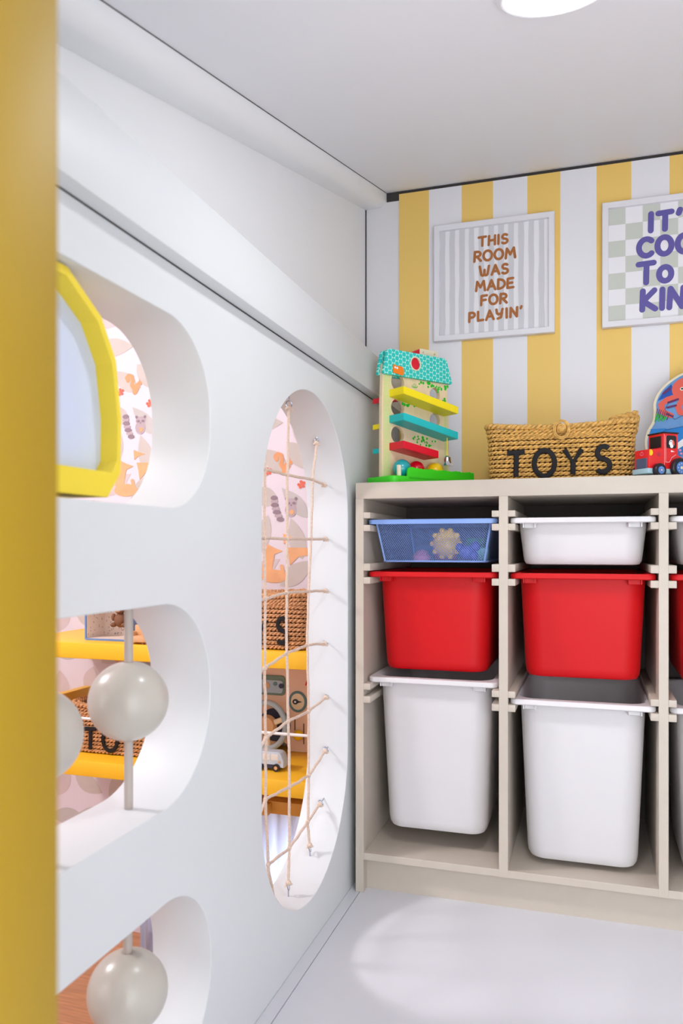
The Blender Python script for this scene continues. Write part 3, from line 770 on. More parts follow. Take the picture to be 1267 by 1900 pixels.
bm = bmesh.new(); poly(bm, circ(.030, .2825, .0028, 10), lambda a, b: (a, -.0130, b)); poly(bm, circ(.0365, .2815, .0028, 10), lambda a, b: (a, -.0130, b)); printed(cat_, bm, M['white'])
def ramp(xa, za, xb, zb_, m, y0, y1, th=.0175):
    bm = bmesh.new()
    dz = zb_-za
    v = [bm.verts.new(p) for p in ((xa, y0, za), (xb, y0, zb_), (xb, y0, zb_-th), (xa, y0, za-th), (xa, y1, za), (xb, y1, zb_), (xb, y1, zb_-th), (xa, y1, za-th))]
    for q in ((0, 1, 2, 3), (4, 7, 6, 5), (0, 4, 5, 1), (3, 2, 6, 7), (0, 3, 7, 4), (1, 5, 6, 2)): bm.faces.new([v[i] for i in q])
    bmesh.ops.bevel(bm, geom=bm.edges[:], offset=.0007, segments=2, affect='EDGES')
    return obj('ramp', bm, m, TW)
label(ramp(.022, 1.170-zb, .200, 1.140-zb, M['tyellow'], -.053, 0.0), 'yellow ramp')
label(ramp(.022, 1.108-zb, .200, 1.077-zb, M['teal'], -.053, 0.0), 'teal ramp')
label(ramp(.022, 1.042-zb, .134, 1.0255-zb, M['tred'], -.053, 0.0), 'red ramp')
label(ramp(.006, 1.152-zb, .12, 1.172-zb, M['tred'], .012, .044, .012), 'red ramp behind the board')
label(ramp(.006, 1.089-zb, .12, 1.109-zb, M['tyellow'], .012, .044, .012), 'yellow ramp behind the board')
label(ramp(.006, 1.030-zb, .12, 1.050-zb, M['teal'], .012, .044, .012), 'teal ramp behind the board')
me = plate([rrect(-.020, -.044, .245, .064, .018, 6)], .018, .002); obj('base', me, M['green'], TW, mtx=Matrix(((1, 0, 0, 0), (0, -1, 0, 0), (0, 0, 1, .009), (0, 0, 0, 1))))
top = [(.028, .010), (.245, .010), (.245, .034)]+[(.245-.004-.0115*k-.0058*s_, .038-(.0012 if s_ else 0)+.001*math.sin(k*1.7)) for k in range(17) for s_ in (0, 1)]+[(.040, .040), (.031, .038), (.028, .030)]
me = plate([top], .008, .001); obj('fence', me, M['green'], TW, mtx=TZ(-.060))
obj('peg', bx(.0045, .0125, -.056, -.048, .017, .044, bev=.001), M['wood_edge'], TW)
# bell on its string
bell = obj('bell', (lambda b: (lathe(b, [(.0155, 0), (.0145, .001), (.0115, .006), (.0095, .014), (.0085, .021), (.005, .0245), (.0, .0255)], 28), b)[1])(bmesh.new()), M['chrome'], TW, loc=(.172, -.043, .0715-.019))
bm = bmesh.new(); tube(bm, [(0, 0, .025), (.0005, 0, .05), (0, 0, .069)], .0009, 6); obj('string', bm, M['tyellow'], bell)
# balls resting in the base (separate things)
def tw(x, y, z): return Vector((-.4745, 1.800, .9405))+Vector((x*EX-y*EY, x*EY+y*EX, z))
for x, y, m, lab in ((.036, -.030, 'ballteal', 'teal wooden ball at the foot of the ball-run house'), (.092, -.018, 'ballred', 'red wooden ball between the teal and yellow balls'), (.150, -.022, 'ballyellow', 'yellow wooden ball beside the little bell')):
    o = obj('wooden_ball', sphere(.0215, 32), M[m], loc=tw(x, y, .018+.0216)); meta(o, lab, 'ball', 'balls of the ball-run house')

# ------------------------------------------------------------------ tractor
TX = math.atan2(.62, .79)
TR = thing('toy_tractor', 'small red wooden tractor with black roof and blue hubs on the cabinet', 'toy', (.148, 1.80, .9405), (0, 0, TX))
# local: +x backward, -y toward viewer side, z up; origin at the cab's near front corner
me = plate([[(-.038, .018), (.052, .018), (.052, .045), (.040, .050), (.0395, .096), (.0, .096), (-.001, .062), (-.038, .060)]], .044, .0008)
TB_ = obj('body', me, M['tractor'], TR, mtx=TZ(.022))
obj('roof', bx(-.002, .0415, -.0015, .0455, .0955, .0990, bev=.0008), M['blackp'], TR)
obj('windscreen', bx(-.0022, -.0006, .005, .038, .066, .0905, bev=.0004, seg=1), M['blackp'], TR)
me = plate([rrect(.008, .064, .034, .0915, .004, 4)], .0014); sw = obj('side_window', me, M['blackp'], TR, mtx=TZ(-.0006))
bm = bmesh.new(); g = lambda a, b: (a, -.0016, b)
poly(bm, circ(.019, .076, .0050, 14, .0065, -.3), g); poly(bm, circ(.021, .069, .0045, 12), g); poly(bm, [(.013, .073), (.018, .077), (.018, .071)], g)
printed(sw, bm, M['white'])
bm = bmesh.new(); poly(bm, circ(.0255, .0760, .0028, 12, .0062, .25), lambda a, b: (a, -.0020, b)); printed(sw, bm, M['coral'])
bm = bmesh.new(); poly(bm, circ(.0185, .0785, .0013, 8), lambda a, b: (a, -.0020, b)); printed(sw, bm, M['blackp'])
bm = bmesh.new()
ribbon(bm, [(.0025, .026), (.0025, .093)], .0003, lambda a, b: (a, -.0005, b)); ribbon(bm, [(.006, .090), (.006, .034), (.016, .034), (.022, .044), (.034, .051)], .0003, lambda a, b: (a, -.0005, b)); poly(bm, [(.020, .056), (.031, .057), (.020, .060)], lambda a, b: (a, -.0005, b))
printed(TB_, bm, M['white'])
bm = bmesh.new()
for k in range(4): ribbon(bm, [(-.017, .053-.0022*k), (-.009, .053-.0022*k)], .0004, lambda a, b: (a, -.0005, b))
printed(TB_, bm, M['plum'])
bm = bmesh.new(); poly(bm, circ(-.034, .0530, .0055, 18, .0065), lambda a, b: (max(a, -.0376), -.0005, b)); obj('headlamp', bm, M['ballyellow'], TR, smooth=False)
bm = bmesh.new(); box(bm, -.0398, -.0376, .006, .038, .019, .042, bev=.0006, seg=1)
obj('grille', bm, M['grille'], TR)
bm = bmesh.new(); ribbon(bm, arc(.022, .052, .005, .0035, 180, 360), .0005, lambda a, b: (-.0385, a, b)); ribbon(bm, [(.018, .0535), (.022, .056), (.026, .0535)], .0005, lambda a, b: (-.0385, a, b)); printed(TB_, bm, M['pink'])
obj('chassis', bx(-.043, .048, -.0015, .0455, .0085, .0195, bev=.0008), M['bump'], TR)
def wheel(x, y, r, hr):
    bm = bmesh.new(); lathe(bm, [(r*.55, -.0055), (r*.9, -.0058), (r, -.004), (r, .004), (r*.9, .0058), (r*.5, .0055)], 32, axis='Y')
    o = obj('wheel', bm, M['tyre'], TR, loc=(x, y, r))
    bm = bmesh.new(); lathe(bm, [(0, -.0064), (hr, -.0064), (hr, -.005), (0, -.005)], 24, axis='Y'); hb_ = obj('hub', bm, M['hub'], o)
    bm = bmesh.new()
    for k in range(8): poly(bm, circ(hr*.68*math.cos(k*PI/4), hr*.68*math.sin(k*PI/4), hr*.1, 8), lambda a, b: (a, -.0067, b))
    poly(bm, circ(0, 0, hr*.26, 12), lambda a, b: (a, -.0068, b)); printed(hb_, bm, M['wood_edge'])
for yy in (-.0080, .052): wheel(-.018, yy, .0148, .0082); wheel(.036, yy, .0215, .0130)

# ------------------------------------------------------------------ sea puzzle leaning on the wall
PZ = thing('wooden_puzzle', 'wavy blue wooden sea puzzle with an octopus leaning on the striped wall', 'puzzle', (.281, 2.030, .9415), (math.radians(-16), 0, 0)); PZ.scale = (1.1, 1.0, 1.1)
WAVE = [(-.05, 0), (-.095, .012), (-.125, .040), (-.139, .075), (-.141, .105), (-.135, .128), (-.124, .150), (-.121, .172), (-.121, .195), (-.110, .222), (-.090, .245), (-.062, .264), (-.03, .275), (0, .279)]
out_ = WAVE+[(-a, b) for a, b in reversed(WAVE[:-1])]
def catmull(P, n=5):
    o = []; N = len(P)
    for i in range(N):
        a, b, c, d = (Vector(P[(i+k-1) % N]) for k in range(4))
        for j in range(n):
            t = j/n; q = .5*((2*b)+(c-a)*t+(2*a-5*b+4*c-d)*t*t+(3*b-a-3*c+d)*t**3); o.append((q.x, q.y))
    return o
sm = catmull(out_)
obj('board', plate([sm], .010, .0015), M['wood_edge'], PZ, mtx=TZ(-.005))
cxm, czm = 0, .14
def inset(P, d):
    o = []; N = len(P)
    for i in range(N):
        t = (Vector(P[(i+1) % N])-Vector(P[i-1])).normalized(); o.append((P[i][0]-t.y*-d if False else P[i][0]+t.y*d, P[i][1]-t.x*d))
    return o
ins = inset(sm, .0065)
if abs(ins[20][0]) > abs(sm[20][0]): ins = inset(sm, -.0065)
PB_ = obj('picture_base', plate([ins], .003, .0004), M['sea'], PZ, mtx=TZ(-.0112))
bm = bmesh.new(); p1 = lambda a, b: (a, -.0132, b)
poly(bm, [(-.112, .198), (-.098, .222), (-.083, .237), (-.074, .214), (-.09, .207)], p1, 0)
poly(bm, [(-.055, .252), (-.02, .268), (.03, .268), (.06, .26), (.03, .25), (-.02, .252)], p1, 0)
poly(bm, [(-.128, .13), (-.133, .09), (-.125, .06), (-.108, .05), (-.105, .09), (-.095, .13)], p1, 1)
poly(bm, [(-.098, .128), (-.07, .131), (-.03, .143), (.005, .140), (.01, .12), (-.03, .09), (-.07, .062), (-.1, .06), (-.112, .085)], p1, 1)
printed(PB_, bm, M['sead'], M['seam'])
bm = bmesh.new(); SH = -.030; p2 = lambda a, b: (a+SH, -.0140, b)
poly(bm, circ(-.02, .222, .032, 28, .030), p2)
for L in ([(-.045, .205), (-.062, .200), (-.075, .188), (-.072, .170), (-.055, .160)], [(-.03, .20), (-.040, .18), (-.036, .166), (-.02, .163), (-.01, .175), (-.018, .186)], [(.0, .2), (.02, .19), (.018, .168), (-.002, .158)], [(.012, .21), (.04, .2), (.06, .18), (.05, .165)]):
    ribbon(bm, L, .0062, p2)
obj('octopus_piece', bm, M['coral'], PZ, smooth=False)
bm = bmesh.new()
for L in ([(-.070, .215), (-.056, .226)], [(-.060, .192), (-.040, .199)], [(-.062, .180), (-.045, .184)], [(-.064, .164), (-.052, .158)], [(-.01, .175), (.004, .162)]): ribbon(bm, L, .0025, lambda a, b: (a+SH, -.0144, b))
for k in range(7): ribbon(bm, [(-.118+.004*k, .150+.003*(k % 3)), (-.113+.004*k, .178-.002*k)], .0009, lambda a, b: (a, -.0144, b))
printed(PB_, bm, M['plum'])
bm = bmesh.new()
for k in range(6): ribbon(bm, [(-.119+.004*k, .147+.004*(k % 2)), (-.114+.004*k, .166-.002*k)], .0011, lambda a, b: (a, -.0147, b))
printed(PB_, bm, M['dgreen'])
bm = bmesh.new(); p3 = lambda a, b: (a+SH*(.3 if b < .14 else 1), -.0144, b)
poly(bm, [(-.09, .058), (-.075, .085), (-.055, .102), (-.04, .112), (-.034, .126), (-.02, .130), (.0, .128), (.01, .135), (.0, .115), (-.015, .105), (-.045, .092), (-.07, .075)], p3)
poly(bm, circ(-.070, .108, .004, 12), p3)
for a_, b_ in ((-.031, .224), (-.014, .225)): poly(bm, circ(a_, b_, .0042, 10), p3)
printed(PB_, bm, M['white'])
bm = bmesh.new(); p4 = lambda a, b: (a+SH*(.3 if b < .14 else 1), -.0148, b)
for a_, b_ in ((-.031, .224), (-.014, .225), (-.022, .119)): poly(bm, circ(a_, b_, .0024, 10), p4)
printed(PB_, bm, M['blackp'])
bm = bmesh.new()
for a_, b_ in ((-.06, .076), (-.05, .082), (-.042, .074), (-.034, .082), (-.026, .09), (-.018, .084), (-.058, .068)): poly(bm, circ(a_, b_, .0028, 8), p4)
ribbon(bm, [(.002, .138), (.02, .150)], .006, p4); printed(PB_, bm, M['pink'])
bm = bmesh.new(); p5 = lambda a, b: (a+SH*(.3 if b < .145 else .6), -.0150, b)
for L in ([(-.1, .04), (-.11, .06), (-.085, .07), (-.1, .11), (-.09, .125), (-.04, .135), (.0, .143)], [(-.072, .19), (-.08, .175), (-.06, .15), (-.045, .158), (-.03, .152), (-.022, .14)]):
    ribbon(bm, L, .0004, p5)
printed(PB_, bm, M['navy'])

# ------------------------------------------------------------------ climbing net in the tall opening
NX = -.580
NET = thing('rope_net', 'beige rope climbing net hooked inside the tall oval opening', 'net', (NX, 1.464, .088))
def netp(name, bm, m): return obj(name, bm, m, NET, loc=(-NX, -1.464, -.088))
P_ = lambda px, py: at(px, py, X=NX)
V = [[(492, 871), (490, 998), (492, 1111), (491, 1240), (493, 1369), (492.6, 1483), (497.5, 1604)],
     [(533, 881), (533, 1000), (532, 1100), (531.8, 1212), (535, 1338), (536.7, 1460), (536.7, 1574)],
     [(580.5, 890), (577, 1000), (572.5, 1097), (570, 1197), (572.6, 1320), (573, 1439), (571, 1525)]]
vtop = [None, (536, 757), (587, 822)]; vbot = [None, (535, 1638), (574.5, 1568)]
hook = [(601, 899), (604, 1000), (604, 1096), (602, 1194), (604.5, 1294), (603, 1394), (593, 1493)]
def wob(a, b, n=6, amp=.0012, seed=0):
    rn = random.Random(seed); return [a.lerp(b, k/n)+Vector((rn.uniform(-1, 1), rn.uniform(-1, 1), rn.uniform(-1, 1)))*(amp if 0 < k < n else 0) for k in range(n+1)]
def twist(bm, pts, r=.0029):
    # two-ply look: main tube with slight ripple
    dense = []
    for a, b in zip(pts, pts[1:]):
        m_ = max(2, int((b-a).length/.003))
        dense += [a.lerp(b, k/m_) for k in range(m_)]
    dense.append(pts[-1]); rad = [r*(1+.10*math.sin(i*2.1)) for i in range(len(dense))]
    tube(bm, dense, rad, 8)
def stad(y, z):   # opening boundary along y for height z and along z for given y
    return
def ends(k):  # V1 runs up to the curved edge
    return
v0top = Vector((NX, V and P_(492, 871).y, 1.102-.245+math.sqrt(.245**2-(1.464-P_(492, 871).y)**2)-.030))
v0bot = Vector((NX, P_(497.5, 1604).y, .088+.245-math.sqrt(max(0, .245**2-(1.464-P_(497.5, 1604).y)**2))+.030))
for c_ in range(3):
    pts = [P_(*p) for p in V[c_]]
    pts = [v0top if c_ == 0 else P_(*vtop[c_])]+pts+[v0bot if c_ == 0 else P_(*vbot[c_])]
    full = []
    for i, (a, b) in enumerate(zip(pts, pts[1:])): full += wob(a, b, 5, .0008, i+c_*10)[:-1]
    full.append(pts[-1]); bm = bmesh.new(); twist(bm, full); netp('rope', bm, M['rope'])
knots = []; hooks = []
def left_end(r):
    z = P_(*V[0][r]).z-(.0 if r < 3 else .02*(r-2)); 
    zc = min(max(z, .088+.245), 1.102-.245); dy = math.sqrt(max(0, .245**2-(z-zc)**2)); return Vector((NX, 1.464-dy+.030, z))
for r_ in range(7):
    pts = [left_end(r_)]+[P_(*V[c_][r_]) for c_ in range(3)]+[P_(*hook[r_])]
    full = []
    for i, (a, b) in enumerate(zip(pts, pts[1:])): full += wob(a, b, 5, .0010, 100+i+r_*10)[:-1]
    full.append(pts[-1]); bm = bmesh.new(); twist(bm, full); netp('rope', bm, M['rope'])
    knots += pts[1:4]; hooks.append((pts[-1], (pts[-1]-pts[-2]).normalized())); hooks.append((pts[0], (pts[0]-pts[1]).normalized()))
hooks += [(P_(536, 757), Vector((0, 0, 1))), (P_(587, 822), Vector((0, .15, 1)).normalized()), (P_(535, 1638), Vector((0, 0, -1))), (P_(574.5, 1568), Vector((0, .1, -1)).normalized()), (v0top, Vector((0, 0, 1))), (v0bot, Vector((0, 0, -1)))]
bm = bmesh.new()
for k in knots: sphere(.0046, 12, k, (1, 1.0, 1.15), bm=bm)
netp('crossing_knots', bm, M['rope'])['kind'] = 'stuff'
def boundary_dir(p, d):
    q = p.copy()
    for i in range(400):
        q = q+d*.0005
        zc = min(max(q.z, .088+.245), 1.102-.245)
        if math.hypot(q.y-1.464, q.z-zc) >= .2445: return q
    return q
for i, (p, d) in enumerate(hooks):
    # knot with loose ends, then ring, then screw into the edge
    bm = bmesh.new(); sphere(.0062, 12, (0, 0, 0), (1, 1, .9), bm=bm)
    for a in (0, 2.1, 4.0): tube(bm, [(0, 0, 0), (.004*math.cos(a), .006*math.sin(a), -.004), (.007*math.cos(a+.4), .011*math.sin(a+.4), -.003)], .0022, 6)
    o = netp('end_knot', bm, M['rope']); o.location = o.location+p
    q = boundary_dir(p, d)
    if (q-p).length > .05: 
        zc = min(max(p.z, .088+.245), 1.102-.245); nrm = Vector((0, p.y-1.464, p.z-zc)).normalized(); q = boundary_dir(p, nrm)
    dd = (q-p).normalized(); L = (q-p).length; s = dd.cross(Vector((1, 0, 0))).normalized()
    s = (s+Vector((.8, 0, 0))).normalized(); s = (s-dd*s.dot(dd)).normalized()
    R_ = min(.0068, max(.004, L*.36)); c = p+dd*(R_+.001)
    bm = bmesh.new(); tube(bm, [c+dd*R_*math.cos(a)+s*R_*math.sin(a) for a in [2*PI*k/20 for k in range(20)]], .0011, 6, closed=True)
    tube(bm, [c+dd*R_, q+dd*.006], .0013, 6); netp('eye_screw', bm, M['steel'])

# ------------------------------------------------------------------ balls on rods
def bead(Y, Zc, z0, z1, lab, lab2):
    r = thing('rod', lab2, 'rod', (-.580, Y, z0), group='rods in the side wall openings')
    return
def rod_ball(Y, zc, z0, z1, lab):
    t = thing('rod_mounted_ball', lab, 'ball on rod', (-.580, Y, z0), group='beige balls on rods in the side wall')
    bm = bmesh.new(); lathe(bm, [(.0058, 0), (.0058, z1-z0)], 20); obj('rod', bm, M['rod'], t)
    bm = bmesh.new(); R_ = .0520; prof = [(.0064, -.0505)]+[(R_*math.sin(a), -R_*math.cos(a)) for a in [.14+(PI-.28)*k/40 for k in range(41)]]+[(.0064, .0505)]
    lathe(bm, prof, 48); obj('ball', bm, M['bead'], t, loc=(0, 0, zc-z0), angle=60)
rod_ball(.8920, .589, .4475, .7155, 'beige ball on an upright rod in the middle opening, the fully visible one')
rod_ball(.7090, .585, .4475, .7155, 'beige ball half hidden behind the yellow jamb in the middle opening')
rod_ball(.8900, .208, .0585, .3215, 'beige ball on a rod in the lowest opening at the bottom of the photo')
# lemon octagonal mirror in the top opening
MR = thing('octagon_mirror', 'yellow octagonal framed mirror set in the top opening of the side wall', 'mirror', (-.575, .690, .8465))
O = [(.105, .004), (.131, .035), (.133, .10), (.122, .170), (.092, .215), (.03, .252)]
O = [(-x, y) for x, y in O]+[(x, y) for x, y in reversed(O)]
I = [(x*.80, .028+(y-.004)*.80) for x, y in O]
I = [(-.112, .034), (-.124, .050), (-.125, .100), (-.114, .165), (-.086, .207), (-.028, .242)]; I = I+[(-x, y) for x, y in reversed(I)]
obj('frame', plate([O, I], .060, .001), M['ringy'], MR, mtx=YZX(0), angle=20)
obj('glass', plate([[(x*1.005, y*1.0) for x, y in I]], .004), M['mirror'], MR, mtx=YZX(.004))

# ------------------------------------------------------------------ neighbouring room: shelves and toys
YS = 1.93
def simple(name, bm, m, lab, cat, group=None, **k): return meta(obj(name, bm, m, **k), lab, cat, group)
simple('wall_shelf', bx(-1.66, XWB-.003, YS, YF-.003, .467, .5137, bev=.003), M['shelfy'], 'upper yellow wall shelf seen through the openings', 'shelf', 'yellow shelves')
t = thing('railed_shelf', 'lower yellow shelf with a white guard rail, seen through the openings', 'shelf', (-1.1, YS, .125), group='yellow shelves')
o = obj('shelf_board', bx(-1.66, XWB-.003, YS, YF-.003, .125, .1704, bev=.003), M['shelfy'], t, loc=(1.1, -YS, -.125))
o = obj('side_board', bx(-1.655, -1.625, YS+.0, YF-.004, .17, .318, bev=.003), M['shelfy'], t, loc=(1.1, -YS, -.125))
bm = bmesh.new(); tube(bm, [(-1.64, YS+.012, .291), (XWB-.004, YS+.012, .291)], .0042, 12); obj('guard_rail', bm, M['white'], t, loc=(1.1, -YS, -.125))
t = thing('curtained_bench', 'ochre wall bench with a pale blue curtain below the shelves', 'bench', (-.95, 2.10, -.30))
obj('bench_top', bx(-.42, .316, 0, .177, .315, .352, bev=.002), M['ochre'], t)
obj('front_block', bx(-.42, -.10+.165, -.03, .0, .318, .350, bev=.002), M['ochre'], t)
bm = bmesh.new(); n_ = 160; A = []; B = []
for k in range(n_+1):
    x = -.40+.70*k/n_; y = .035+.012*math.sin(k*.62)+.006*math.sin(k*.23+1)
    A.append(bm.verts.new((x, y, .315))); B.append(bm.verts.new((x+.004*math.sin(k*.4), y*1.0+.006*math.sin(k*.5), -.195)))
for k in range(n_): bm.faces.new((A[k], A[k+1], B[k+1], B[k]))
mc = M['curtain'].node_tree; pb = mc.nodes['Principled BSDF']
trl = mc.nodes.new('ShaderNodeBsdfTranslucent'); trl.inputs[0].default_value = (*lin((232, 238, 252)), 1)
mxs = mc.nodes.new('ShaderNodeMixShader'); mxs.inputs[0].default_value = .5
mc.links.new(pb.outputs[0], mxs.inputs[1]); mc.links.new(trl.outputs[0], mxs.inputs[2]); mc.links.new(mxs.outputs[0], mc.nodes['Material Output'].inputs[0])
cu = obj('curtain', bm, M['curtain'], t, angle=180)
sd = cu.modifiers.new('thick', 'SOLIDIFY'); sd.thickness = .002

# busy board on the lower shelf
SB = thing('activity_board', 'wooden activity board with steering wheel, dial and radio on the lower shelf', 'toy', (-.87, 2.215, .1712))
def SY(y): return Matrix(((1, 0, 0, 0), (0, 0, -1, y), (0, 1, 0, 0), (0, 0, 0, 1)))
zr = .1712
W3 = lambda px, py, Y=2.205: (lambda v: (v.x+.87, v.z-zr))(at(px, py, Y=Y))
xn, zn = W3(531, 1397); me = plate([[(-.26, .0), (xn-.045, .0), (xn-.042, .016), (xn-.034, .028), (xn-.012, .030), (xn+.0, .020), (xn+.008, .004), (xn+.012, .0)] + [(.222, .0), (.222, .262), (.21, .272), (-.26, .272)]], .014, .001)
obj('board', me, M['bboard'], SB, mtx=SY(0))
cx_, cz_ = W3(492, 1347, 2.13)
bm = bmesh.new(); tube(bm, [(cx_+.060*math.cos(a), -.075, cz_+.068*math.sin(a)) for a in [2*PI*k/48 for k in range(48)]], .0085, 10, closed=True)
wh = obj('steering_wheel', bm, M['bgrey'], SB)
bm = bmesh.new()
for a in (.35, 2.4, -1.5): tube(bm, [(cx_+.02*math.cos(a), -.075, cz_+.02*math.sin(a)), (cx_+.056*math.cos(a), -.075, cz_+.062*math.sin(a))], .008, 8, flat=((0, 1, 0), .5))
obj('spoke', bm, M['wood'], wh)
bm = bmesh.new(); lathe(bm, [(0, -.088), (.026, -.086), (.03, -.072), (.03, -.066), (0, -.066)], 32, c=(cx_, 0, cz_), axis='Y'); obj('hub', bm, M['tan'], wh)
bm = bmesh.new(); tube(bm, [(cx_, -.07, cz_), (cx_, -.006, cz_)], .01, 10); obj('column', bm, M['navy'], wh)
bm = bmesh.new(); lathe(bm, [(0, -.014), (.050, -.014), (.050, -.007), (0, -.007)], 40, c=(cx_, 0, cz_-.012), axis='Y'); obj('dash_disc', bm, M['navy'], SB)
cx2, cz2 = W3(552, 1302)
bm = bmesh.new(); tube(bm, [(cx2+.0255*math.cos(a), -.009, cz2+.0285*math.sin(a)) for a in [2*PI*k/40 for k in range(40)]], .004, 8, closed=True); d_ = obj('dial_ring', bm, M['bteal'], SB)
bm = bmesh.new(); lathe(bm, [(0, -.010), (.025, -.010), (.025, -.007), (0, -.007)], 36, c=(cx2, 0, cz2), axis='Y'); obj('dial_face', bm, M['wood'], d_)
me = plate([[(cx2-.006+.009*math.cos(a)+(0.012 if abs(a) < .01 else 0), cz2+.008*math.sin(a)) for a in [2*PI*k/16 for k in range(16)]]], .004, .0005); obj('pointer', me, M['blackp'], SB, mtx=SY(-.0125))
bm = bmesh.new(); lathe(bm, [(0, -.0155), (.0032, -.0155), (.0032, -.0145), (0, -.0145)], 14, c=(cx2-.006, 0, cz2), axis='Y'); obj('pin', bm, M['white'], SB)
rx0, rz0 = W3(470, 1287); rx1, rz1 = W3(529, 1254)
obj('radio', plate([rrect(rx0, rz0, rx1, rz1, .012, 5)], .006, .001), M['bgreen'], SB, mtx=SY(-.010))
obj('radio_face', plate([rrect(rx0+.006, rz0+.007, rx1-.006, rz1-.014, .008, 5)], .003, .0005), M['bgrey'], SB, mtx=SY(-.0145))
xk, zk = W3(523.5, 1272); bm = bmesh.new()
lathe(bm, [(0, -.020), (.0075, -.020), (.0075, -.015), (0, -.015)], 18, c=(xk, 0, zk), axis='Y'); obj('radio_knob', bm, M['navy'], SB)
xk, zk = W3(512, 1268); bm = bmesh.new(); lathe(bm, [(0, -.019), (.006, -.019), (.006, -.015), (0, -.015)], 18, c=(xk, 0, zk), axis='Y'); obj('radio_knob', bm, M['bteal'], SB)
xk, zk = W3(496, 1271); bm = bmesh.new(); lathe(bm, [(0, -.019), (.010, -.019), (.010, -.015), (0, -.015)], 20, c=(xk, 0, zk), axis='Y'); obj('speaker', bm, M['tan'], SB)
sx0, sz0 = W3(546.5, 1337); bm = bmesh.new(); box(bm, sx0-.0018, sx0+.0018, -.0085, -.0068, sz0-.03, sz0+.006); sx1, sz1 = W3(563, 1343)
box(bm, sx1-.0018, sx1+.0018, -.0085, -.0068, sz1-.062, sz1+.0); obj('slot', bm, M['skin'], SB)
kx, kz = W3(555, 1363); bm = bmesh.new(); sphere(.016, 20, (kx, -.018, kz), bm=bm); obj('lever_knob', bm, M['ballyellow'], SB)
me = plate([[(.035, -.0), (.222, .0), (.222, .062), (.05, .062), (.052, .03), (.072, .028), (.082, .012), (.084, 0)]], .004); 
x3, z3 = W3(567, 1272); bm = bmesh.new(); tube(bm, [(x3, -.009, z3), (x3+.004, -.009, z3+.014)], .0022, 6); obj('red_mark', bm, M['tred'], SB)
# toy van
vp = at(505, 1434, Z=.1708)
VN = thing('toy_van', 'small pale blue wooden toy van on the lower yellow shelf', 'toy', (vp.x-.020, vp.y+.035, .1708))
vz = .052
obj('body', plate([[(-.046, .010), (.046, .010), (.046, .030), (.038, .047), (.030, .052), (-.040, .052), (-.046, .046)]], .036, .002), M['vblue'], VN, mtx=TZ(0))
obj('skirt', plate([[(-.0465, .007), (.030, .007), (.030, .018), (-.0465, .018)]], .037, .0005), M['navy'], VN, mtx=TZ(0))
for x_ in (-.026, .026):
    for y_ in (-.021, .021):
        bm = bmesh.new(); lathe(bm, [(0, -.004), (.0105, -.004), (.0105, .004), (0, .004)], 24, axis='Y'); o = obj('wheel', bm, M['tyre'], VN, loc=(x_, y_, .0107))
        bm = bmesh.new(); lathe(bm, [(0, -.0048), (.005, -.0048), (.005, .0048), (0, .0048)], 16, axis='Y'); obj('hub', bm, M['tan'], o)
for xa, xb in ((-.040, -.020), (-.016, .006), (.009, .030)): obj('window', plate([rrect(xa, .030, xb, .047, .002, 3)], .0372, .0003), M['white'], VN, mtx=TZ(0))
bm = bmesh.new(); lathe(bm, [(0, -.0195), (.0035, -.0195), (.0035, -.0180), (0, -.0180)], 14, c=(.034, 0, .026), axis='Y'); obj('lamp', bm, M['tan'], VN)

# patterned play case on the upper shelf
sz_ = .5139
CS = thing('play_case', 'open blue-edged play case lined with speckled cream paper on the upper shelf', 'toy case', (-1.366, 1.99, sz_))
CW, CH, CD = .160, .130, .10
obj('shell', plate([rrect(-CW/2, 0, CW/2, CH, .004, 2), rrect(-CW/2+.005, .005, CW/2-.005, CH-.005, .002, 2)], CD, .0005), M['bluetrim'], CS, mtx=SY(CD/2))
bm = bmesh.new(); x0, x1, z0, z1 = -CW/2+.0055, CW/2-.0055, .0055, CH-.0055
y0, y1 = .003, CD-.006
for q in (((x0, y1, z0), (x1, y1, z0), (x1, y1, z1), (x0, y1, z1)), ((x0, y0, z0), (x0, y1, z0), (x0, y1, z1), (x0, y0, z1)), ((x1, y0, z0), (x1, y1, z0), (x1, y1, z1), (x1, y0, z1)), ((x0, y0, z0), (x1, y0, z0), (x1, y1, z0), (x0, y1, z0)), ((x0, y0, z1), (x1, y0, z1), (x1, y1, z1), (x0, y1, z1))):
    bm.faces.new([bm.verts.new(p) for p in q])
rn = random.Random(8)
for k in range(110):
    a, b, an = rn.uniform(x0+.004, x1-.004), rn.uniform(z0+.004, z1-.004), rn.uniform(0, PI)
    for yy in (y1-.0006,):
        dx, dz = .0022*math.cos(an), .0022*math.sin(an); ribbon(bm, [(a-dx, b-dz), (a+dx, b+dz)], .0007, lambda p, q: (p, yy, q), 1, 5)
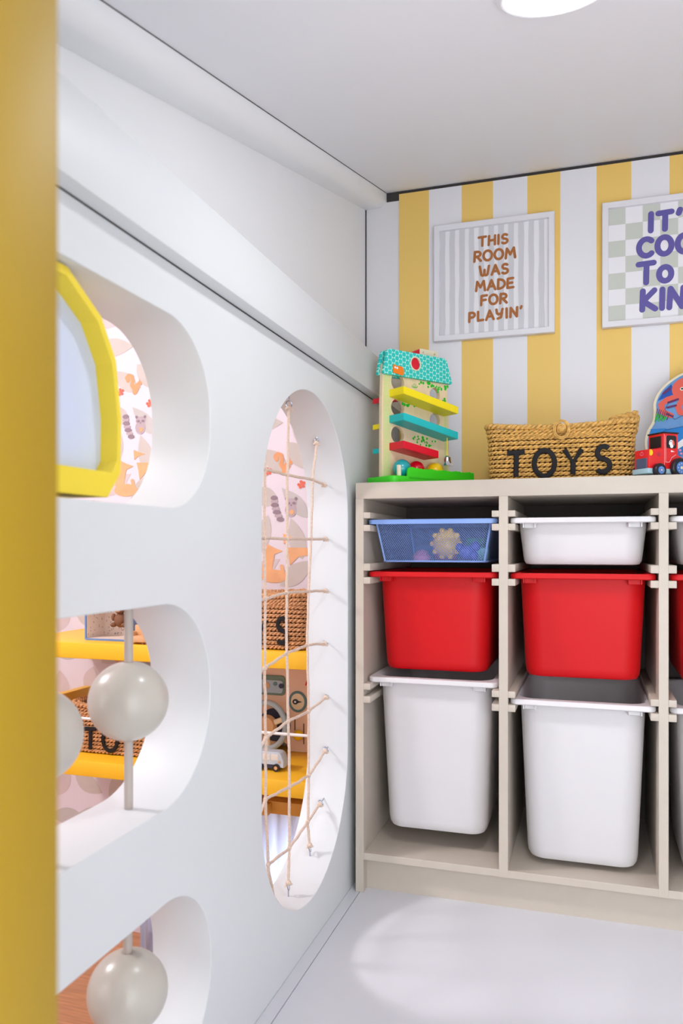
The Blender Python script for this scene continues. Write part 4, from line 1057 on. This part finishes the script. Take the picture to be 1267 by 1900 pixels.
for k in range(36):
    a, b, an = rn.uniform(y0+.004, y1-.004), rn.uniform(z0+.004, z1-.004), rn.uniform(0, PI)
    dx, dz = .0022*math.cos(an), .0022*math.sin(an); ribbon(bm, [(a-dx, b-dz), (a+dx, b+dz)], .0007, lambda p, q: (x0+.0006, p, q), 1, 5)
M['cream'] = mat('speckled_cream_paper', (244, 226, 214), .7); M['speck'] = mat('grey_speckle', (110, 96, 100), .7)
obj('lining', bm, [M['cream'], M['speck']], CS, smooth=False)
# little brown bear in the case
BR = thing('toy_bear', 'small brown toy bear hanging inside the speckled play case', 'toy', (-1.318, 1.985, sz_+.0420))
bm = bmesh.new(); sphere(.020, 20, (0, 0, .022), (1, .8, 1.1), bm=bm); 
for sx in (-1, 1): sphere(.009, 12, (sx*.018, -.008, .008), (1, 1.4, .8), bm=bm); sphere(.007, 12, (sx*.021, -.004, .030), (1, 1, 1.6), bm=bm)
obj('body', bm, M['skin'], BR)
bm = bmesh.new(); sphere(.017, 20, (0, -.002, .056), bm=bm)
for sx in (-1, 1): sphere(.006, 12, (sx*.013, 0, .071), bm=bm)
obj('head', bm, M['skin'], BR); bm = bmesh.new(); tube(bm, [(0, 0, .065), (0, 0, .0832)], .0012, 6); obj('hanging_loop', bm, M['tan'], BR); obj('muzzle', sphere(.008, 14, (0, -.016, .052), (1.1, .7, .8)), M['tan'], BR)
# small wooden stool-like block beside the case
ST = thing('wooden_toy_armchair', 'tiny tan wooden toy armchair beside the play case', 'toy', (-1.240, 1.965, sz_))
obj('seat', bx(-.028, .028, -.025, .025, .006, .022, bev=.003), M['tan'], ST)
obj('backrest', bx(-.028, .028, .016, .027, .018, .052, bev=.003), M['tan'], ST)
for sx in (-1, 1): obj('armrest', bx(*sorted((sx*.022, sx*.032)), -.024, .02, .006, .034, bev=.003), M['tan'], ST)
for sx in (-1, 1):
    for sy in (-1, 1): obj('leg', bx(*sorted((sx*.018, sx*.025)), *sorted((sy*.014, sy*.021)), 0, .008), M['skin'], ST)
